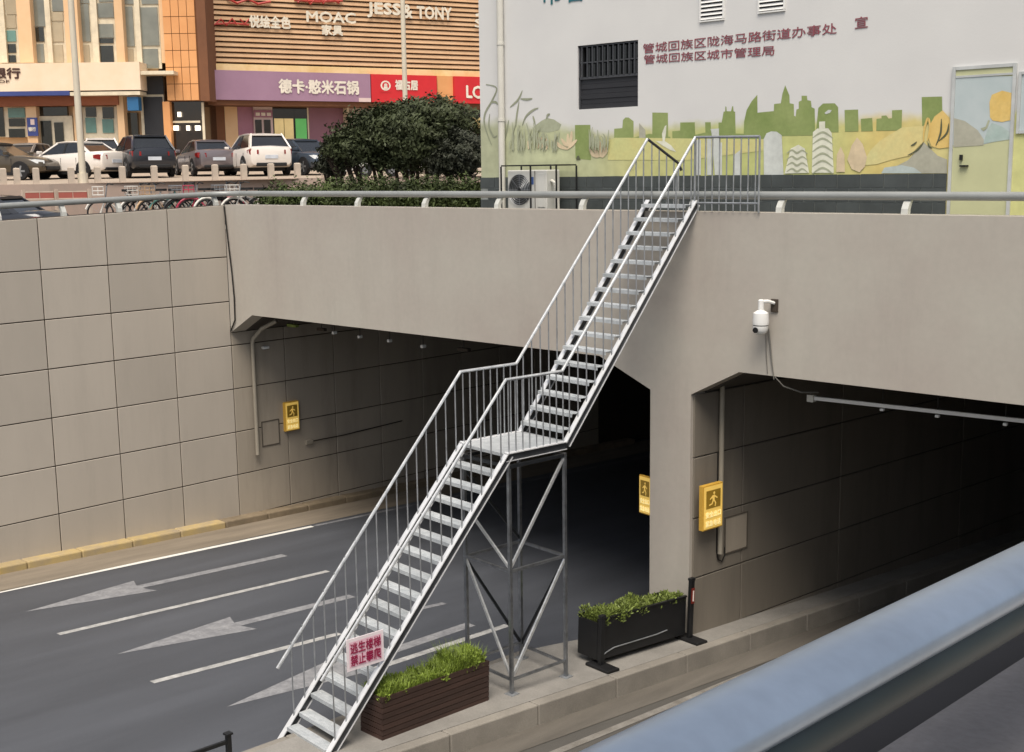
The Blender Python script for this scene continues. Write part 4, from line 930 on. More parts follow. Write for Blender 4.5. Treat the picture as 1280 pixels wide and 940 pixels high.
# ================================================================== PLAZA, PARKING AND SHOPS FAR LEFT
def fz(l, d, z): return CAM.xy.to_3d()*1 + FH*d + RH*l + Vector((0, 0, z))
b = MB(); b.poly([fz(-45, 42.9, lotz(42.9)), fz(-15, 42.9, lotz(42.9)), fz(-7.6, 46.2, lotz(46.2)), fz(14, 46.2, lotz(46.2)), fz(14, 120, lotz(120)), fz(-60, 120, lotz(120))]); tagS(b.build('parking_lot', 'plaza'))
# raised rim of the plaza with graffiti
M['graf_wall'] = mat('painted_low_wall', '#b0988a', .85, 0, .12, .8, col2='#9a8c80', fine=.06)
def wl(px):                                             # depth of the rim at picture column px
    return 42.6 + max(0, (px-60))*.0125
ga, gb_ = far(-160, 240, 42.6), far(62, 240, 42.6); gc = far(345, 240, wl(345)); gd = far(700, 240, 46.3)
gw = thing('low_wall', 'low pinkish plaza wall below the row of stone bollards', 'wall', (gb_.x, gb_.y, 6.25))
for p, q, dp_, dq_ in ((ga, gb_, 42.6, 42.6), (gb_, gc, 42.6, wl(345)), (gc, gd, wl(345), 46.3)):
    d = (q-p); d.z = 0; d.normalize(); n = Vector((-d.y, d.x, 0))
    if n.dot(FH) < 0: n = -n
    P = [Vector((p.x, p.y, 6.0)), Vector((q.x, q.y, 6.0)), Vector((q.x, q.y, lotz(dq_)+.015)), Vector((p.x, p.y, lotz(dp_)+.015))]
    MB().prism(P, n*.55).build('wall_section', 'graf_wall', gw)
for nm, c in (('graf_black', '#1d1b1c'), ('graf_white', '#ded9d2'), ('graf_pink', '#b8486a'), ('graf_teal', '#6ea39a'), ('graf_tan', '#c3a27e')): M[nm] = mat(nm, c, .8, 0, .1, 3)
gdir = (gc-gb_); gdir.z = 0; gdir.normalize(); gn = Vector((gdir.y, -gdir.x, 0))
if gn.dot(FH) > 0: gn = -gn
def gpt(px, py, k=1): 
    p = hit(px, py, gn, gn.dot(gb_)+.004*k); return p
def gstroke(lines, mt, w, k):
    b = MB()
    for pts in lines:
        P = [gpt(x, y, k) for x, y in pts]; Q = []
        for i in range(len(P)-1):
            p0, p1, p2, p3 = P[max(i-1, 0)], P[i], P[i+1], P[min(i+2, len(P)-1)]
            for j in range(6):
                t = j/6; Q.append(.5*((2*p1)+(-p0+p2)*t+(2*p0-5*p1+4*p2-p3)*t*t+(-p0+3*p1-3*p2+p3)*t**3))
        Q.append(P[-1]); A = []; B_ = []
        for i, p in enumerate(Q):
            dd = (Q[min(i+1, len(Q)-1)]-Q[max(i-1, 0)]).normalized(); nn = dd.cross(gn).normalized()
            A.append(p+nn*w/2); B_.append(p-nn*w/2)
        m_ = len(A); b.add(A+B_, [(i, i+1, m_+i+1, m_+i) for i in range(m_-1)])
    return b.build('graffiti', mt, gw)
M['tyre'] = mat('tyre', '#17171a', .8); M['rim'] = mat('rim', '#a9abad', .35, .7); M['lamp_red'] = mat('tail_lamp', '#8e1f1c', .25); M['lamp_clear'] = mat('head_lamp', '#dfe3e4', .2); M['plate'] = mat('number_plate', '#cfd6df', .5); M['trim'] = mat('black_trim', '#17181a', .6)
bp_ = [far(100, 240, 30.2), far(345, 240, 29.2), far(345, 240, 36), far(100, 240, 36)]
MB().prism([(p.x, p.y, 6.0) for p in bp_], (0, 0, .78)).build('pavement', 'paving')['kind'] = 'structure'
for nm, c in (('bike_white', '#d8d4cc'), ('bike_red', '#b03a52'), ('bike_teal', '#6aa79c'), ('bike_black', '#222224'), ('bike_tan', '#b99a78')): M[nm] = mat(nm, c, .4, 0, .05, 3)
def bicycle(label, px, d, off, pm, basket=True):
    p = far(px, 240, d); t = thing('bicycle', label, 'bicycle', (p.x, p.y, 6.782), math.atan2(FH.y, FH.x)+R(off), 'bicycles parked behind the left wall')
    for x in (-.50, .50):
        w = MB().tube([(x+math.cos(a)*.31, 0, .335+math.sin(a)*.31) for a in [k*math.tau/20 for k in range(21)]], .024, 6).build('wheel', 'tyre', t, local=True)
        b = MB()
        for k in range(5): a = k*math.pi/5; b.bar((x-math.cos(a)*.3, 0, .335-math.sin(a)*.3), (x+math.cos(a)*.3, 0, .335+math.sin(a)*.3), .006, .006, (0, 1, 0))
        b.v = [XF[t.name] @ v for v in b.v]; b.build('spokes', 'steel_mid', w)
        MB().tube([(x+math.cos(a)*.36, 0, .335+math.sin(a)*.36) for a in [(.1 if x > 0 else .25)*math.pi+k*math.pi*.09 for k in range(8)]], .03, 6).build('mudguard', pm, t, local=True)
    MB().tube([(-.50, 0, .335), (-.05, 0, .28), (.36, 0, .72), (.50, 0, .335)], .028, 7).tube([(-.05, 0, .28), (-.20, 0, .86)], .024, 7).tube([(-.50, 0, .335), (-.16, 0, .66)], .016, 6).build('frame', pm, t, local=True)
    MB().tube([(.36, 0, .72), (.31, 0, 1.02)], .018, 6).build('stem', 'steel_mid', t, local=True)
    MB().tube([(.17, -.29, 1.05), (.27, -.2, 1.08), (.31, 0, 1.03), (.27, .2, 1.08), (.17, .29, 1.05)], .014, 6).build('handlebar', 'trim', t, local=True)
    MB().loft([[Vector((x, y*w_, z)) for y, z in ((-1, .87), (1, .87), (1, .93), (-1, .93))] for x, w_ in ((-.34, .07), (-.24, .09), (-.10, .045), (-.04, .02))], close=True).build('saddle', 'trim', t, local=True)
    if not basket: return t
    bk_ = MB()
    for z in (.80, .90, 1.0): bk_.tube([(.40, -.15, z), (.66, -.17, z), (.66, .17, z), (.40, .15, z), (.40, -.15, z)], .012, 5)
    for x, y in ((.40, -.15), (.66, -.17), (.66, .17), (.40, .15), (.53, -.16), (.53, .16), (.66, 0)): bk_.bar((x, y, .78), (x, y, 1.0), .01, .01, (0, 1, 0))
    bk_.poly([(.40, -.15, .78), (.66, -.17, .78), (.66, .17, .78), (.40, .15, .78)]); bk_.build('basket', pm if pm != 'bike_black' else 'steel_mid', t, local=True)
    return t
for i, (px, pm, lab) in enumerate(((150, 'bike_white', 'leftmost white bicycle behind the panelled wall top'), (172, 'bike_black', 'black bicycle second from the left behind the panelled wall'), (191, 'bike_white', 'white bicycle between two darker ones behind the left wall'), (209, 'bike_tan', 'tan bicycle behind the wall left of the teal one'),
                                   (228, 'bike_teal', 'only teal bicycle in the row behind the wall'), (246, 'bike_black', 'black bicycle just left of the red one'), (263, 'bike_red', 'only red bicycle in the row behind the wall'), (281, 'bike_white', 'white bicycle just right of the red one'), (299, 'bike_black', 'black bicycle second from the right end of the row'), (316, 'bike_white', 'rightmost white bicycle beside the end of the hedge'))):
    bicycle(lab, px, 31.8+.1*(i % 3), (118, -60, 112, 125, -66, 118, 108, -58, 120, 115)[i]+random.uniform(-9, 9), pm, i % 3 != 1)
# stone bollards
M['stone'] = mat('pale_stone', '#c2b4a3', .8, 0, .08, 4)
def boll_mesh():
    b = MB(); r = .10; b.box(-r, r, -r, r, 0, .52)
    b.add([(-r, -r, .521), (r, -r, .521), (r, r, .521), (-r, r, .521), (-r*.7, -r*.7, .555), (r*.7, -r*.7, .555), (r*.7, r*.7, .555), (-r*.7, r*.7, .555)], [(4, 5, 6, 7), (0, 1, 5, 4), (1, 2, 6, 5), (2, 3, 7, 6), (3, 0, 4, 7), (3, 2, 1, 0)])
    return b.mesh('stone_bollard', 'stone')
BM_ = boll_mesh()
for px, lab in ((4, 'leftmost stone bollard in front of the dark car'), (21, 'stone bollard second from the left, before the dark car front'), (45, 'stone bollard under the front of the white sedan'), (89, 'stone bollard just left of the pale lamp post'),
                (122, 'stone bollard just right of the pale lamp post'), (153, 'stone bollard under the rear corner of the white sedan'), (193, 'stone bollard before the dark SUV tailgate'), (232, 'stone bollard between the dark SUV and the grey sedan'),
                (269, 'stone bollard before the rear of the grey sedan'), (305, 'stone bollard by the rear wheel of the white SUV'), (339, 'stone bollard before the white SUV bumper'), (372, 'stone bollard before the blue grey car'), (406, 'last stone bollard on the right beside the bushes')):
    p = far(px, 220, wl(px)+.28); o = bpy.data.objects.new('stone_bollard', BM_); COL.objects.link(o); o.location = (p.x, p.y, lotz(wl(px))+.013); o.rotation_euler = (0, 0, math.atan2(gdir.y, gdir.x))
    tag(o, lab, 'bollard', 'stone bollards along the plaza edge')
# red panel fence in front of the low wall
M['red_panel'] = mat('dull_red_panel', '#a3564a', .7, 0, .1, 2); M['pale_frame'] = mat('pale_frame', '#cdb9a6', .7)
fa, fb = far(29, 245, 41.6), far(112, 244, 41.6); fd = (fb-fa); fd.z = 0; ln = fd.length; fd.normalize()
fe = thing('panel_fence', 'short fence of two dull red panels between pale posts below the white sedan', 'fence', (fa.x, fa.y, 6.10))
ztp = far(70, 238.5, 41.6).z; zbt = far(70, 249.5, 41.6).z
for i in range(3): 
    p = fa+fd*ln*i/2; MB().bar((p.x, p.y, 6.101), (p.x, p.y, ztp+.05), .09, .09, (0, 1, 0)).build('post', 'pale_frame', fe)
for i in range(2):
    p, q = fa+fd*(ln*i/2+.08), fa+fd*(ln*(i+1)/2-.08)
    pn = MB().bar((p.x, p.y, (ztp+zbt)/2), (q.x, q.y, (ztp+zbt)/2), .04, ztp-zbt-.1).build('panel', 'red_panel', fe)
    for z in (ztp-.03, zbt+.03): MB().bar((p.x, p.y, z), (q.x, q.y, z), .055, .035).build('frame_bar', 'pale_frame', pn)
    mid = p.lerp(q, .5); MB().bar((mid.x, mid.y, zbt+.05), (mid.x, mid.y, ztp-.05), .05, .035, (0, 1, 0)).build('frame_bar', 'pale_frame', pn)
# lamp posts
M['pole'] = mat('pale_pole', '#d9cfba', .5, 0, .05, 3)
def lamp_post(label, px, d, rad, base=None):
    p = far(px, 220, d); z = lotz(d) if base is None else base
    t = thing('lamp_post', label, 'lamp post', (p.x, p.y, z))
    MB().tube([(p.x, p.y, z), (p.x, p.y, z+9.5)], [rad, rad*.8], 12).build('pole', 'pole', t, smooth=True)
    MB().tube([(p.x, p.y, z), (p.x, p.y, z+.35)], rad*1.5, 12).build('base', 'pole', t)
    e = Vector((p.x, p.y, z+9.5)); MB().tube([e, e+RH*.8+Vector((0, 0, .35)), e+RH*1.8+Vector((0, 0, .45))], rad*.5, 8).build('arm', 'pole', t, smooth=True)
    MB().bar(e+RH*1.7+Vector((0, 0, .42)), e+RH*2.5+Vector((0, 0, .46)), .28, .12).build('lamp_head', 'pole', t, bevel=.03)
lamp_post('tall pale lamp post standing before the white sedan', 103.5, 43.5, .115)
lamp_post('tall pale lamp post rising behind the bushes before the letter signs', 509, 48, .10)

# ------------------------------------------------------------------ cars
M['car_glass'] = glass('car_glass', '#23262a')
for nm, c, mt_, rg_ in (('car_white', '#e6dfd6', 0, .3), ('car_dark', '#2b2e35', .3, .28), ('car_grey', '#7c7477', .4, .3), ('car_blue', '#3f4a57', .3, .3), ('car_bronze', '#4f4536', .3, .3), ('car_silver', '#a29a92', .4, .3)):
    M[nm] = mat(nm, c, rg_, mt_, .02, 1, world=False); M[nm].node_tree.nodes['Principled BSDF'].inputs['Coat Weight'].default_value = .6
PROF = {'sedan': dict(L=4.65, W=1.80, st=[(-2.32, .50, .86, .62), (-2.28, .36, .98, .76), (-2.12, .28, 1.04, .85), (-1.7, .24, 1.04, .895), (-.8, .22, 1.0, .90), (.2, .22, .96, .90), (1.0, .22, .93, .90), (1.6, .24, .88, .885), (2.05, .28, .78, .83), (2.26, .34, .68, .72), (2.33, .42, .58, .56)],
                base=(-1.78, 1.12, .80), roof=(-1.0, .22, .60), zb=.97, zr=1.46, wx=(-1.38, 1.42), r=.33),
        'suv': dict(L=4.55, W=1.86, st=[(-2.27, .55, 1.02, .70), (-2.23, .42, 1.10, .82), (-2.05, .34, 1.14, .90), (-1.5, .30, 1.12, .925), (-.6, .28, 1.09, .93), (.4, .28, 1.06, .93), (1.1, .28, 1.04, .925), (1.65, .30, 1.0, .91), (2.05, .34, .92, .86), (2.22, .42, .82, .76), (2.28, .50, .68, .62)],
                base=(-2.19, 1.2, .85), roof=(-1.62, .2, .64), zb=1.06, zr=1.66, wx=(-1.36, 1.40), r=.37)}
def car(kind, paint_, label, px, d, off, z=None):
    q = PROF[kind]; p = far(px, 220, d); zz = lotz(d)+.004 if z is None else z
    ang = math.atan2(FH.y, FH.x)+R(off)
    t = thing('parked_car', label, 'car', (p.x, p.y, zz), ang, 'cars parked on the plaza')
    rings = []
    for x, zb, zs, hw in q['st']:
        half = [(0, zb), (hw*.88, zb), (hw*.985, zb+.10), (hw, zb+(zs-zb)*.45), (hw*.985, zs-.16), (hw*.94, zs-.05), (hw*.84, zs), (0, zs+.035)]
        rings.append([Vector((x, y, zv)) for y, zv in half] + [Vector((x, -y, zv)) for y, zv in half[-2:0:-1]])
    body = MB().loft(rings, close=True).build('body', paint_, t, smooth=True, local=True)
    bx0, bx1, bh = q['base']; rx0, rx1, rh = q['roof']; zb, zr = q['zb']-.06, q['zr']
    ins = .012
    fr_ = lambda x0, x1, h, z_: [Vector((x0, -h, z_)), Vector((x1, -h*.93, z_)), Vector((x1, h*.93, z_)), Vector((x0, h, z_))]
    MB().loft([fr_(bx0, bx1, bh, zb), fr_(rx0, rx1, rh, zr-.05)], close=True).build('window', 'car_glass', t, local=True)
    # roof: a cambered shell
    rr = []
    for i in range(7):
        f = i/6; x = rx0-.10+(rx1-rx0+.2)*f; cam_ = .045*math.sin(math.pi*f); h = rh*(1.02-.05*f)
        rr.append([Vector((x, y*h, zr-.055+cam_+(.05 if abs(y) < .98 else 0)*(1-.5*abs(y)))) for y in (-1.0, -.9, -.5, 0, .5, .9, 1.0)] + [Vector((x, y*h, zr-.085)) for y in (.95, -.95)])
    MB().loft(rr, close=True).build('roof', paint_, t, smooth=True, local=True)
    for s in (-1, 1):
        for xa, xc, wdt in ((bx0, rx0, .11 if kind == 'sedan' else .2), (bx1, rx1, .07)):
            MB().bar((xa+(.03 if xa < 0 else -.03), s*(bh*(1 if xa < 0 else .93)-.012), zb), (xc+(.03 if xa < 0 else -.03), s*(rh*(1 if xa < 0 else .93)-.004), zr-.06), .05, wdt, (1, 0, 0)).build('pillar', paint_, t, local=True)
        xm = (bx0+bx1)/2+.1; MB().bar((xm, s*(bh*.965), zb), (xm-.08, s*rh*.965, zr-.06), .03, .09, (1, 0, 0)).build('pillar', 'trim', t, local=True)
        MB().box(bx1-.32, bx1-.14, s*(bh+.02) if s > 0 else -bh-.2, bh+.2 if s > 0 else -bh-.02, q['zb']+.0, q['zb']+.13).build('mirror', paint_, t, local=True, bevel=.03)
        y_ = q['W']/2
        for wx in q['wx']:
            arch = [(wx+math.cos(a)*(q['r']+.055), 0, q['r']+math.sin(a)*(q['r']+.055)) for a in [math.pi*j/12 for j in range(13)]] + [(wx-q['r']-.055, 0, .24), (wx+q['r']+.055, 0, .24)]
            MB().prism([(x, s*(y_-.05), z_) for x, _, z_ in arch], (0, s*.054, 0)).build('wheel_arch', 'trim', t, local=True)
            w = MB().tube([(wx, s*(y_-.16), q['r']), (wx, s*(y_+.012), q['r'])], q['r'], 20).build('wheel', 'tyre', t, local=True)
            b = MB(); yy = s*(y_+.014)
            for k in range(5):
                a = k*math.tau/5; b.bar((wx, yy, q['r']), (wx+math.cos(a)*q['r']*.66, yy, q['r']+math.sin(a)*q['r']*.66), .07, .012, (0, 1, 0))
            b.tube([(wx+math.cos(a)*q['r']*.68, yy, q['r']+math.sin(a)*q['r']*.68) for a in [j*math.tau/20 for j in range(21)]], .02, 5)
            r_ = b.build('rim', 'rim', None); bpy.data.objects.remove(r_)
            b2 = MB(); b2.v = [XF[t.name] @ v for v in b.v]; b2.f = b.f
            b3 = MB()
            for k in range(5):
                a = k*math.tau/5; b3.bar((wx, yy, q['r']), (wx+math.cos(a)*q['r']*.66, yy, q['r']+math.sin(a)*q['r']*.66), .07, .012, (0, 1, 0))
            b3.v = [XF[t.name] @ v for v in b3.v]; b3.build('rim', 'rim', w)
        zs = .80 if kind == 'sedan' else .90
        MB().add([(-2.20, s*.84, zs-.08), (-2.335 if kind == 'sedan' else -2.29, s*.52, zs-.06), (-2.335 if kind == 'sedan' else -2.29, s*.52, zs+.10), (-2.18, s*.86, zs+.13), (-1.95, s*.905, zs+.10), (-1.95, s*.905, zs-.02)], [(0, 1, 2, 3), (0, 3, 4, 5)]).build('tail_lamp', 'lamp_red', t, local=True)
        MB().add([(2.10, s*.80, zs-.18), (2.31, s*.58, zs-.18), (2.29, s*.56, zs-.06), (2.06, s*.80, zs-.02), (1.85, s*.875, zs-.04)], [(0, 1, 2, 3), (0, 3, 4)]).build('headlight', 'lamp_clear', t, local=True)
    xr0 = -q['L']/2-.01
    MB().box(xr0-.012, xr0+.1, -.26, .26, .66 if kind == 'suv' else .60, .80 if kind == 'suv' else .73).build('number_plate', 'plate', t, local=True)
    MB().box(xr0+.0, xr0+.14, -.62, .62, .36 if kind == 'suv' else .30, .50 if kind == 'suv' else .42).build('bumper', 'trim', t, local=True, bevel=.03)
    MB().box(-xr0-.14, -xr0+.02, -.5, .5, .36, .52).build('grille', 'trim', t, local=True, bevel=.03)
    MB().box(-q['L']/2+.7, q['L']/2-.7, -.86, .86, .17, .30).build('underbody', 'trim', t, local=True)
    for x in (bx0+.75, (bx0+bx1)/2+.12, bx1-.05):
        for s in (-1, 1): MB().box(x-.006, x+.006, s*(q['W']/2-.012) if s > 0 else -q['W']/2-.003, q['W']/2+.003 if s > 0 else -q['W']/2+.012, .34, q['zb']-.16).build('door_seam', 'trim', t, local=True)
    return t
car('sedan', 'car_white', 'white sedan seen from its rear left behind the pale lamp post', 93, 51.5, 64)
car('suv', 'car_dark', 'dark slate SUV seen from behind, right of the white sedan', 177, 52, 30)
car('sedan', 'car_grey', 'grey brown sedan seen from behind between the two SUVs', 257, 54, 28)
car('suv', 'car_white', 'white SUV seen from behind, right of the grey sedan', 321, 52.5, 27)
car('sedan', 'car_blue', 'blue grey car with its front towards the bushes, right of the white SUV', 379, 53, -138)
car('sedan', 'car_bronze', 'dark bronze car at the left edge with its nose to the right', 0, 50.5, -100)
car('suv', 'car_white', 'white van roof showing behind the white sedan and the dark SUV', 124, 62, 24)
car('sedan', 'car_silver', 'silver car half hidden behind the left end of the white sedan', 46, 60, -10)
car('suv', 'car_white', 'white car half hidden between the bushes and the white building', 590, 54, -60)
car('sedan', 'car_dark', 'dark car in the side street at the left edge, only its roof above the wall', -38, 33, 84, 6.12)
M['scooter_a'] = mat('scooter_paint', '#c9c6c0', .4); M['scooter_b'] = mat('scooter_paint_dark', '#4a2f33', .4)
def scooter(label, px, d, off, pm):
    p = far(px, 220, d); t = thing('parked_scooter', label, 'scooter', (p.x, p.y, lotz(d)+.004), math.atan2(FH.y, FH.x)+R(off), 'scooters parked behind the hedge')
    for x in (-.58, .58):
        w = MB().tube([(x, -.05, .24), (x, .05, .24)], .24, 14).build('wheel', 'tyre', t, local=True); b = MB().tube([(x, -.055, .24), (x, .055, .24)], .13, 10); b.v = [XF[t.name] @ v for v in b.v]; b.build('rim', 'rim', w)
    MB().loft([[Vector((x, y*w_, z_)) for y, z_ in ((-1, a_), (1, a_), (1, c_), (-1, c_))] for x, w_, a_, c_ in ((-.75, .08, .5, .66), (-.45, .15, .36, .70), (-.05, .14, .26, .62), (.0, .14, .22, .32), (.3, .14, .22, .32))], close=True).build('body', pm, t, local=True)
    MB().loft([[Vector((x, y*.13, z_)) for y, z_ in ((-1, a_), (1, a_), (1, c_), (-1, c_))] for x, a_, c_ in ((-.72, .67, .73), (-.4, .71, .80), (-.02, .63, .70))], close=True).build('seat', 'trim', t, local=True)
    MB().prism([(.30, -.17, .24), (.30, .17, .24), (.50, .12, .92), (.50, -.12, .92)], (.05, 0, .0)).build('front_shield', pm, t, local=True)
    MB().tube([(.58, 0, .26), (.44, 0, 1.0)], .025, 8).build('steering_column', 'steel_mid', t, local=True); MB().tube([(.38, -.30, 1.06), (.44, 0, 1.0), (.38, .30, 1.06)], .018, 6).build('handlebar', 'trim', t, local=True)
    MB().box(.52, .62, -.08, .08, .82, .94).build('headlight', 'lamp_clear', t, local=True, bevel=.02)
for a in (('pale scooter behind the left end of the hedge', 442, 46.9, 60, 'scooter_a'), ('dark red scooter behind the hedge under the tall bush', 470, 46.9, 100, 'scooter_b'), ('pale scooter behind the hedge below the middle of the tall bush', 503, 47.1, 40, 'scooter_a'), ('pale scooter behind the hedge right of the bush stems', 528, 47.1, 120, 'scooter_a'), ('dark scooter behind the hedge beside the round bush', 556, 47.3, 70, 'scooter_b')): scooter(*a)

# ------------------------------------------------------------------ bushes and hedge
def leafcloud(name, blobs, n, size, mt, parent, seed):
    rnd = random.Random(seed); b = MB(); tot = sum(bl[1]*bl[2]*bl[3] for bl in blobs)
    for c, rx, ry, rz in blobs:
        k = int(n*rx*ry*rz/tot)
        ph = [rnd.uniform(0, 6.28) for _ in range(6)]
        for _ in range(k):
            u = Vector((rnd.gauss(0, 1), rnd.gauss(0, 1), rnd.gauss(0, 1))).normalized()
            lump = 1+.24*math.sin(5*u.x+ph[0])*math.sin(5*u.y+ph[1])+.14*math.sin(9*u.z+ph[2]+4*u.x)
            r = (rnd.random()**.40)*lump*rnd.choice((1, 1, 1, 1.05, 1.18))
            p = c + RH*(u.x*rx*r) + FH*(u.y*ry*r) + Vector((0, 0, u.z*rz*r))
            nrm = (u+Vector((rnd.uniform(-.9, .9), rnd.uniform(-.9, .9), rnd.uniform(-.5, 1.0)))).normalized()
            a = nrm.orthogonal().normalized(); w = nrm.cross(a); th = rnd.uniform(0, 6.28); e1 = a*math.cos(th)+w*math.sin(th); e2 = nrm.cross(e1); s = size*rnd.uniform(.6, 1.3)
            b.v += [p-e1*s, p-e2*s*.42, p+e1*s, p+e2*s*.42]; m_ = len(b.v)-4; b.f.append([m_, m_+1, m_+2, m_+3])
    return b.build(name, mt, parent)
def bush(name, label, d, lobes, n, size, mt, ground, seed, cat='bush'):
    k = F_PX/d; blobs = []
    for px, py, rx, ry in lobes:
        c = far(px, py, d); blobs.append((c, rx/k, min(rx/k, 1.6), ry/k))
    base = far(lobes[0][0], 220, d)
    t = thing(name, label, cat, (base.x, base.y, ground))
    leafcloud('crown', blobs, n, size, mt, t, seed)
    rnd = random.Random(seed)
    for i, bl in enumerate(blobs):
        c = bl[0]; g0_ = Vector((c.x*.6+base.x*.4, c.y*.6+base.y*.4, ground)); tr = MB().tube([g0_, g0_.lerp(c, .5)+Vector((.06, .04, 0)), c], [.07, .05, .03], 7).build('trunk', 'bark', t)
        b = MB()
        for _ in range(6):
            e = c+RH*rnd.uniform(-.7, .7)*bl[1]+FH*rnd.uniform(-.5, .5)*bl[2]+Vector((0, 0, rnd.uniform(-.2, .7)*bl[3])); b.tube([g0_.lerp(c, .6), (g0_.lerp(c, .8)+e)/2, e], [.03, .02, .008], 5)
        b.build('limb', 'bark', tr)
    return t
bush('evergreen_bush', 'big dark evergreen bush with a broad top before the red shop signs', 34, [(505, 168, 56, 36), (535, 146, 42, 22), (468, 168, 42, 30), (440, 186, 34, 22), (515, 190, 46, 22), (572, 150, 24, 22), (488, 142, 22, 14), (425, 172, 16, 10), (412, 190, 14, 9), (598, 160, 10, 12), (520, 128, 14, 8), (552, 126, 12, 7), (455, 148, 14, 8)], 44000, .062, 'leaf_dark', 6.10, 1)
bush('evergreen_bush', 'round near black bush next to the corner of the white building', 33, [(576, 192, 26, 26), (558, 200, 22, 16)], 18000, .055, 'leaf_deep', 6.9, 2)
bush('evergreen_bush', 'low straggly dark bush at the left of the big evergreen', 35, [(425, 192, 24, 18), (408, 208, 14, 10), (412, 180, 10, 10)], 9000, .06, 'leaf_deep', 6.10, 3)
hb = []
for i in range(15):
    px = 338+i*19; c = far(px, 249-min(i, 6)*1.3, 31.5); hb.append((c, .36, .55, .42 if i > 3 else .26))
    c = far(px+8, 252, 31.5); hb.append((c, .4, .6, .5))
hd = thing('hedge', 'long green hedge running behind the rail from the plaza wall to the white building', 'hedge', (far(460, 240, 31.5).x, far(460, 240, 31.5).y, 6.10))
leafcloud('foliage', hb, 36000, .05, 'leaf_hedge', hd, 4)
for i in range(8):
    p = far(345+i*34, 240, 31.5); MB().tube([(p.x, p.y, 6.10), (p.x+.03, p.y, 6.9), (p.x, p.y+.04, 7.5)], [.05, .04, .02], 6).build('stem', 'bark', hd)
# ------------------------------------------------------------------ buildings beyond the plaza
def lp(root, px, py, y=0):
    Mx = XF[root.name]; n = Mx.to_3x3() @ Vector((0, 1, 0)); o = Mx @ Vector((0, y, 0)); return Mx.inverted() @ hit(px, py, n, n.dot(o))
def B(root, name, mt, px0, px1, py0, py1, y0, y1, bottom=None, top=None, parent=None, bevel=0):
    pm_ = (py0+py1)/2; a = lp(root, px0, pm_, y0); c = lp(root, px1, pm_, y0); zt = lp(root, (px0+px1)/2, py0, y0).z; zb = lp(root, (px0+px1)/2, py1, y0).z
    if bottom is not None: zb = bottom
    if top is not None: zt = top
    b = MB().box(a.x, c.x, y0, y1, zb, zt); b.v = [XF[root.name] @ v for v in b.v]
    return b.build(name, mt, parent or root, bevel=bevel)
def T(root, body, mt, px0, px1, py0, py1, y, depth=.02, bold=.01, skew=0):
    bold = .045
    a = lp(root, px0, py1, y); c = lp(root, px1, py1+skew, y); t_ = lp(root, px0, py0, y); Mx = XF[root.name]
    A, C_, T_ = Mx @ a, Mx @ c, Mx @ t_
    xd = (C_-A); w = xd.length; h = abs(T_.z-A.z); xd.normalize(); 
    return text('lettering', body, mt, root, A, xd, (0, 0, 1), w, h, depth, bold)
for nm, c, c2, rg_ in (('bank_wall', '#e4c198', '#dcb488', .8), ('bank_fascia', '#f0dcc2', '#ead0b0', .6), ('bank_brown', '#a2603f', '#8c5136', .7), ('orange_panel', '#e0a46c', '#d6975f', .7), ('orange_joint', '#8a5a38', None, .9), ('mall_cream', '#efd6a4', '#dab777', .7), ('mall_wood', '#cba883', '#bb956f', .7), ('mall_wood_back', '#9a7a5c', '#7d6048', .8),
                       ('sign_purple', '#a07f95', '#97768c', .6), ('sign_red', '#d02a30', '#c32229', .5), ('shop_pink', '#a9788a', '#9b6a7d', .7), ('shop_purple', '#8f6674', '#85606e', .7), ('sign_blue', '#3c4a86', '#34417a', .5), ('sign_sky', '#2f6e9e', '#2a6491', .5), ('mall_side', '#7d5236', '#6d472f', .8), ('pink_white', '#d9c3be', None, .7)):
    M[nm] = mat(nm, c, rg_, 0, .05, .8, col2=c2, rnd=.05)
M['bank_glass'] = glass('bank_glass', '#8b8d82'); M['bank_glass_dark'] = glass('bank_glass_dark', '#2f302b'); M['blind'] = mat('window_blind', '#b9ab90', .7, 0, .08, 2, rnd=.12); M['teal_glass'] = glass('teal_glass', '#6f9a90')
M['lit_yellow'] = mat('lit_shop_window', '#dcc489', .5, 0, .15, 1, emit=.2); M['lit_green'] = mat('lit_green_panel', '#5cab5c', .5, 0, .1, 1, emit=.2); M['lit_white'] = mat('lit_lamp', '#fff0d8', .5, emit=1.0); M['frame_cream'] = mat('cream_frame', '#e9dcc0', .5); M['shop_dark'] = glass('shop_dark_glass', '#2b2018')
dB = 64
pB = far(175, 220, dB); bk = thing('bank_building', 'warm cream bank with tall upper windows and a dark blue stripe at the far left', 'building', (pB.x, pB.y, lotz(dB)), math.atan2(RH.y, RH.x))
TOP = 11.5
B(bk, 'wall', 'bank_wall', -90, 198, -40, 220, .62, 9, bottom=0, top=TOP)
B(bk, 'fascia', 'bank_fascia', -90, 175, 79, 114, -.9, .60)
B(bk, 'canopy_stripe', 'sign_blue', -90, 87, 114.5, 120, -.92, .60); B(bk, 'canopy_stripe', 'frame_cream', 87.4, 175, 114.5, 119, -.90, .60)
B(bk, 'header', 'bank_brown', -90, 148, 120.5, 132.5, -.3, .61)
for a, c in ((21, 38), (80, 97), (143, 153), (199, 204)): B(bk, 'column', 'bank_wall', a, c, -40, 78.5, -.1 if a < 190 else .2, .61, top=TOP)
for a, c in ((-6, 5), (56, 62.5), (113, 121), (168, 174.5)): B(bk, 'mullion', 'frame_cream', a, c, -40, 78.5, .25, .61, top=TOP)
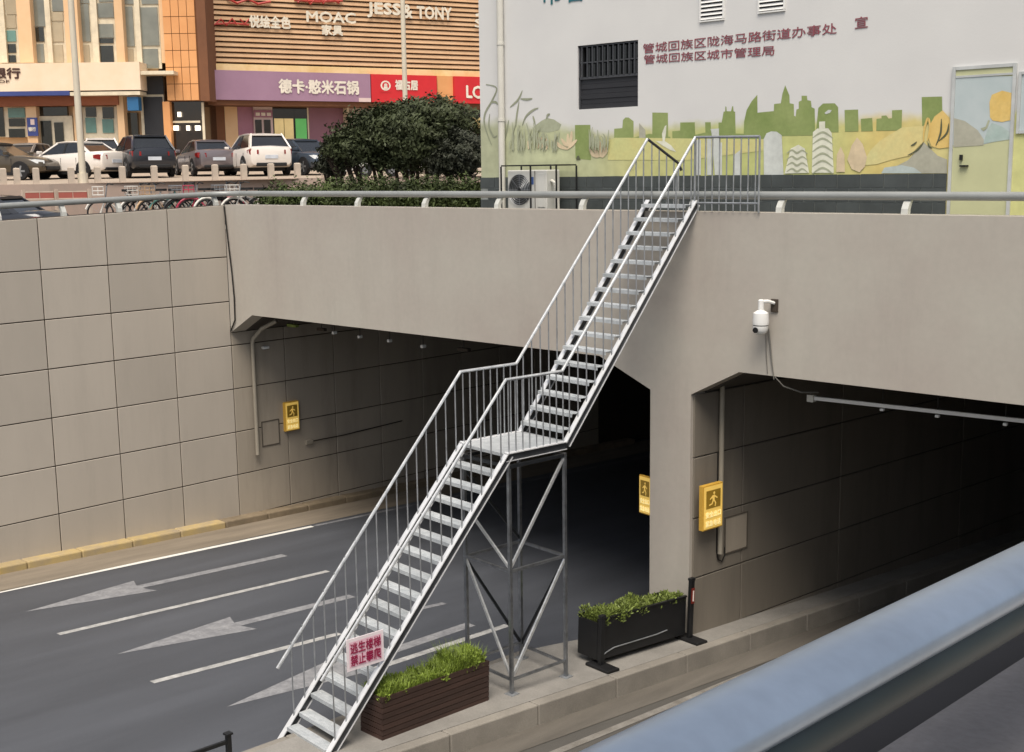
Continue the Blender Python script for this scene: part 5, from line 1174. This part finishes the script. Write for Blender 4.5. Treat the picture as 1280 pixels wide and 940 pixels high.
wins = [(5, 21, [(-40, 18, 'blind'), (19, 35, 'blind'), (38, 52, 'teal_glass'), (55, 66, 'bank_glass_dark'), (69, 78, 'bank_glass_dark')]), (38, 56, [(-40, 33, 'bank_glass'), (34, 52, 'bank_glass_dark'), (55, 78, 'bank_glass')]), (62.5, 80, [(-40, 14, 'bank_glass'), (15, 26, 'blind'), (28, 52, 'blind'), (56, 78, 'blind')]),
        (97, 113, [(-40, 4, 'bank_glass'), (5, 52, 'bank_glass'), (56, 78, 'blind')]), (121, 143, [(-40, 2, 'bank_glass'), (4, 22, 'bank_glass'), (30, 47, 'bank_glass'), (48, 54, 'bank_glass_dark'), (57, 78, 'bank_glass_dark')]), (153, 168, [(-40, 5, 'bank_glass'), (8, 58, 'bank_glass'), (61, 78, 'blind')]), (174.5, 199, [(-40, 5, 'bank_glass'), (9, 57, 'bank_glass'), (61, 85, 'bank_glass')])]
for a, c, panes in wins:
    w = B(bk, 'window', 'frame_cream', a+.1, c-.1, -40, 78.5 if a < 170 else 86, .45, .61, top=TOP)
    for p0, p1, mt in panes: B(bk, 'pane', mt, a+1.2, c-1.2, p0, p1, .40, .448, parent=w, top=(TOP-.1 if p0 < 0 else None))
B(bk, 'canopy', 'frame_cream', 175.5, 217, 88.5, 93, -.8, .45)
t_ = B(bk, 'side_window', 'frame_cream', 175.5, 205, 93.5, 171, .30, .61); B(bk, 'pane', 'shutter', 180, 204, 94, 118, .24, .298, parent=t_); B(bk, 'pane', 'shutter', 180, 204, 121, 170, .24, .298, parent=t_)
gf = B(bk, 'shopfront', 'frame_cream', -90, 34, 133, 172, .35, .61); 
for a, c, p0, p1, mt in ((-40, 5, 134, 171, 'bank_glass_dark'), (10, 31, 135, 147, 'teal_glass'), (11, 31, 148, 158, 'bank_glass_dark'), (11, 31, 161, 172, 'bank_glass_dark')): B(bk, 'pane', mt, a, c, p0, p1, .30, .348, parent=gf)
B(bk, 'pillar', 'bank_wall', 34.2, 47, 133, 200, -.1, .61, bottom=0); B(bk, 'sign_board', 'sign_blue', 34, 47, 147, 170, -.18, -.11)
sb = B(bk, 'sign_mark', 'pink_white', 38, 43, 149, 156, -.2, -.185); T(bk, '银行', 'white_text', 36, 45, 159, 164, -.19)
dd = B(bk, 'entrance', 'frame_cream', 48, 92, 145, 200, .30, .61, bottom=0); B(bk, 'transom', 'bank_glass_dark', 48, 84, 133, 144.5, .4, .61)
B(bk, 'door', 'bank_glass_dark', 52, 65, 151, 200, .22, .298, parent=dd, bottom=.05); B(bk, 'door', 'bank_glass_dark', 69, 80, 153, 200, .22, .298, parent=dd, bottom=.05)
B(bk, 'pillar', 'bank_wall', 93, 102, 133, 200, .1, .61, bottom=0)
g3_ = B(bk, 'shopfront', 'frame_cream', 104, 147, 133, 180, .35, .61, bottom=.6)
for a, c, p0, p1, mt in ((107, 120, 134, 146, 'bank_glass_dark'), (107, 120, 147, 166, 'teal_glass'), (128, 142, 134, 148, 'bank_glass_dark'), (128, 142, 149, 166, 'teal_glass')): B(bk, 'pane', mt, a, c, p0, p1, .30, .348, parent=g3_)
B(bk, 'pillar', 'bank_wall', 147.5, 156, 120, 200, -.2, .61, bottom=0); B(bk, 'sign_box', 'sign_sky', 159, 173, 121, 138, -.75, -.2); B(bk, 'side_door', 'bank_glass_dark', 160, 173, 141, 200, .35, .61, bottom=.05)
T(bk, '银行', 'dark_text', -9, 26, 85, 98, -.91, .02, .03); T(bk, 'BANK OF', 'dark_text', -34, 12, 100, 103.5, -.91)
# orange tiled block
ob = thing('orange_block', 'orange tiled block between the bank and the louvred mall', 'building', (pB.x, pB.y, lotz(dB)), math.atan2(RH.y, RH.x))
B(ob, 'wall', 'orange_joint', 205, 246, -40, 126, .1, 8, top=TOP+1); B(ob, 'side_return', 'mall_side', 246.3, 258, -40, 126, .0, 8, top=TOP+1)
a = lp(ob, 205.5, 60, .06); c = lp(ob, 245.8, 60, .06); zb = lp(ob, 225, 125.8, .06).z; nx, nz_ = 4, 11; pwid = (c.x-a.x)/nx; ph_ = (TOP+1-zb)/nz_
om = MB().box(.015, pwid-.015, -.02, .035, .015, ph_-.015).mesh('panel', 'orange_panel')
for i in range(nx):
    for j in range(nz_): piece('panel', om, ob, (a.x+i*pwid, .06, zb+j*ph_))
gl = B(ob, 'shopfront', 'shop_dark', 214, 257, 127, 200, .5, 3, bottom=0); B(ob, 'pillar', 'orange_panel', 205, 213.6, 127, 200, .05, 3, bottom=0)
for a, c, p0, p1 in ((216, 250, 151, 153.5), (253, 256, 128, 190)): B(ob, 'frame', 'frame_cream', a, c, p0, p1, .42, .498, parent=gl)
for px, py, s in ((220, 160, 3.2), (235, 160, 2.2), (247, 160, 3.2), (224, 143, 2.2)): B(ob, 'lamp', 'lit_white', px-s, px+s, py-3, py+3, .30, .36)
# louvred mall
dM = 65.5
pM = far(258, 220, dM); TM_ = R(18); ml = thing('shopping_mall', 'mall with wooden louvres, shop letter signs and a long purple shop fascia', 'building', (pM.x, pM.y, lotz(dM)), math.atan2(math.cos(TM_), math.sin(TM_)))
MT = 12.5; XE = lp(ml, 660, 100).x
def BL_(name, mt, x0, x1, y0, y1, z0, z1, parent=None):
    b = MB().box(x0, x1, y0, y1, z0, z1); b.v = [XF[ml.name] @ v for v in b.v]; return b.build(name, mt, parent or ml)
zs0 = lp(ml, 262, 88).z; zs1 = lp(ml, 262, 125).z; zc0 = lp(ml, 262, 79).z
BL_('wall', 'mall_wood_back', 0, XE, .25, 14, zs1, MT)  # back coloured darker than the slats to paint shadow into the gaps
BL_('cornice', 'mall_cream', -.02, XE, -.12, .249, zs0+.02, zc0-.01)
sp_ = .262; z = zc0+.10; k = 0
sm = MB().box(0, XE, 0, .035, 0, .19).mesh('slat', 'mall_wood')
while z < MT-.2:
    o = piece('slat', sm, ml, (0, -.06, z)); o.rotation_euler = (R(-22), 0, 0); z += sp_
nP_ = 16
pmh = MB().box(-.04, .04, 0, .1, zc0+.02, MT).mesh('louvre_post', 'mall_wood_back')
for i in range(nP_+1): piece('louvre_post', pmh, ml, (.1+i*(XE-.2)/nP_, .10, 0))
BL_('edge_post', 'mall_side', -.25, -.02, -.2, .3, zs1, MT)
def SB(name, mt, px0, px1, y0=-.45, y1=-.125, dz0=0, dz1=0):
    a = lp(ml, px0, 105, y0).x; c = lp(ml, px1, 105, y0).x; return BL_(name, mt, a, c, y0, y1, zs1+dz0, zs0+dz1)
SB('sign_fascia', 'sign_purple', 260, 463); SB('sign_fascia', 'sign_red', 464, 546); SB('sign_gap', 'orange_panel', 546.5, 567.5, -.3); SB('sign_fascia', 'sign_red', 568, 640, -.5)
SB('sign_edge', 'pink_white', 448, 463, -.47, -.455, 0, -(zs0-zs1)*.86)
T(ml, '德卡·憨米石锅', 'white_text', 349, 448, 99, 116, -.455, .03, .03, 2)
T(ml, '福古居', 'white_text', 494, 522, 100, 112, -.455, .03, .02, .5)
b = MB(); A_ = XF[ml.name]; c_ = lp(ml, 482, 107, -.455)
def disc(r, z, y, n_=14): return [A_ @ Vector((c_.x+math.cos(k*math.tau/n_)*r, y, c_.z+z+math.sin(k*math.tau/n_)*r*.9)) for k in range(n_)]
b.poly(disc(.30, .0, -.46)); b.build('emblem', 'white_text', ml); b = MB(); b.poly(disc(.21, .0, -.465)); b.poly([A_ @ Vector((c_.x+x_, -.465, c_.z+z_)) for x_, z_ in ((-.34, -.30), (.34, -.30), (.34, -.36), (-.34, -.36))]); b.build('emblem', 'sign_red', ml)
b = MB(); b.poly(disc(.10, .03, -.47, 10)); b.poly([A_ @ Vector((c_.x+x_, -.47, c_.z+z_)) for x_, z_ in ((-.09, -.02), (.09, -.02), (.14, -.17), (-.14, -.17))]); b.build('emblem', 'white_text', ml)
T(ml, 'LC', 'white_text', 583, 601, 107, 122, -.51, .03, .02, 1)
M['sign_white'] = mat('white_sign_letter', '#efe6d2', .5); M['sign_red_letter'] = mat('red_sign_letter', '#b53a32', .5)
def scribble(lines, mt, w):
    A2 = XF[ml.name]
    for pts in lines:
        P = [A2 @ (lp(ml, x, y, -.14)) for x, y in pts]; b = MB(); b.tube(P, w/2, 5); b.build('lettering', mt, ml)
T(ml, 'JESS', 'sign_white', 459, 500, 3, 21, -.14, .06, .02, 2.0); T(ml, '&', 'sign_white', 503, 515, 6, 22, -.14, .06, .02, .6); T(ml, 'TONY', 'sign_white', 521, 564, 8, 23, -.14, .06, .02, 2.0)
T(ml, 'MOAC', 'sign_white', 383, 444, 14, 27, -.14, .06, .03, 2.5)
T(ml, '家具', 'sign_white', 402, 428, 31, 43.5, -.14, .06, .05, 1.2)
T(ml, '悦绘全色', 'sign_white', 312, 363, 19, 34, -.14, .06, .03, 2); scribble([[(268, 31), (276, 24), (283, 32), (290, 23), (296, 31)], [(270, 30), (290, 29), (311, 31)], [(300, 24), (306, 30), (311, 24)]], 'sign_red_letter', .10)
scribble([[(372, 3), (380, -4), (388, 5), (396, -4), (404, 4), (412, -3), (424, 4)], [(368, 0), (398, 2), (428, 1)], [(284, -2), (296, 4), (310, -1), (322, 5), (338, 2)]], 'sign_red_letter', .13)
T(ml, 'J', 'sign_white', 594, 602, 2, 20, -.14, .06, .03); T(ml, 'S', 'sign_white', 593, 603, 24, 34, -.14, .06, .03)
# ground floor, set back under the fascia
BL_('soffit', 'mall_side', 0, XE, -.3, 1.6, zs1-.25, zs1-.01)
def GB(name, mt, px0, px1, y=1.2, t=.2, z0=0, z1=None, parent=None):
    a = lp(ml, px0, 150, y).x; c = lp(ml, px1, 150, y).x; return BL_(name, mt, a, c, y, y+t, z0, z1 if z1 is not None else zs1-.26, parent)
GB('shop_wall', 'mall_side', 259, 281); GB('shop_wall', 'bank_wall', 281.2, 297); GB('shop_wall', 'shop_pink', 297.2, 317); en = GB('entrance', 'pink_white', 317.2, 341, 1.1)
zz = lambda py: lp(ml, 330, py, 1.2).z
GB('door', 'shop_dark', 319, 327, 1.04, .05, .05, zz(150), en); GB('door', 'shop_dark', 330, 338, 1.04, .05, .05, zz(150), en); GB('door_sign', 'shop_pink', 317.5, 341, 1.04, .05, zz(147), zz(138), en)
for a in (320, 327, 334): GB('lettering', 'white_text', a, a+5, 1.02, .015, zz(145), zz(141), en)
sf = GB('shopfront', 'shop_dark', 341.2, 368); GB('pane', 'lit_yellow', 343, 354.5, 1.14, .05, .2, zz(148), sf); GB('pane', 'lit_yellow', 355.5, 366.5, 1.14, .05, .2, zz(148), sf)
s2_ = GB('shopfront', 'shop_dark', 368.2, 384); GB('pane', 'lit_green', 369.5, 383, 1.14, .05, .2, zz(148), s2_)
GB('pillar', 'frame_cream', 384.2, 386); GB('shop_wall', 'shop_purple', 386.2, 434); GB('pillar', 'frame_cream', 434.2, 437, .6, .8); GB('shop_wall', 'pink_white', 437.2, 470, 1.3); s3_ = GB('shopfront', 'shop_dark', 470.2, 640, 1.4)
for a in (500, 540, 585): GB('frame', 'frame_cream', a, a+2.5, 1.33, .06, 0, zs1-.26, s3_)
GB('pane', 'lit_yellow', 587, 615, 1.33, .06, 1.5, zs1-.7, s3_)
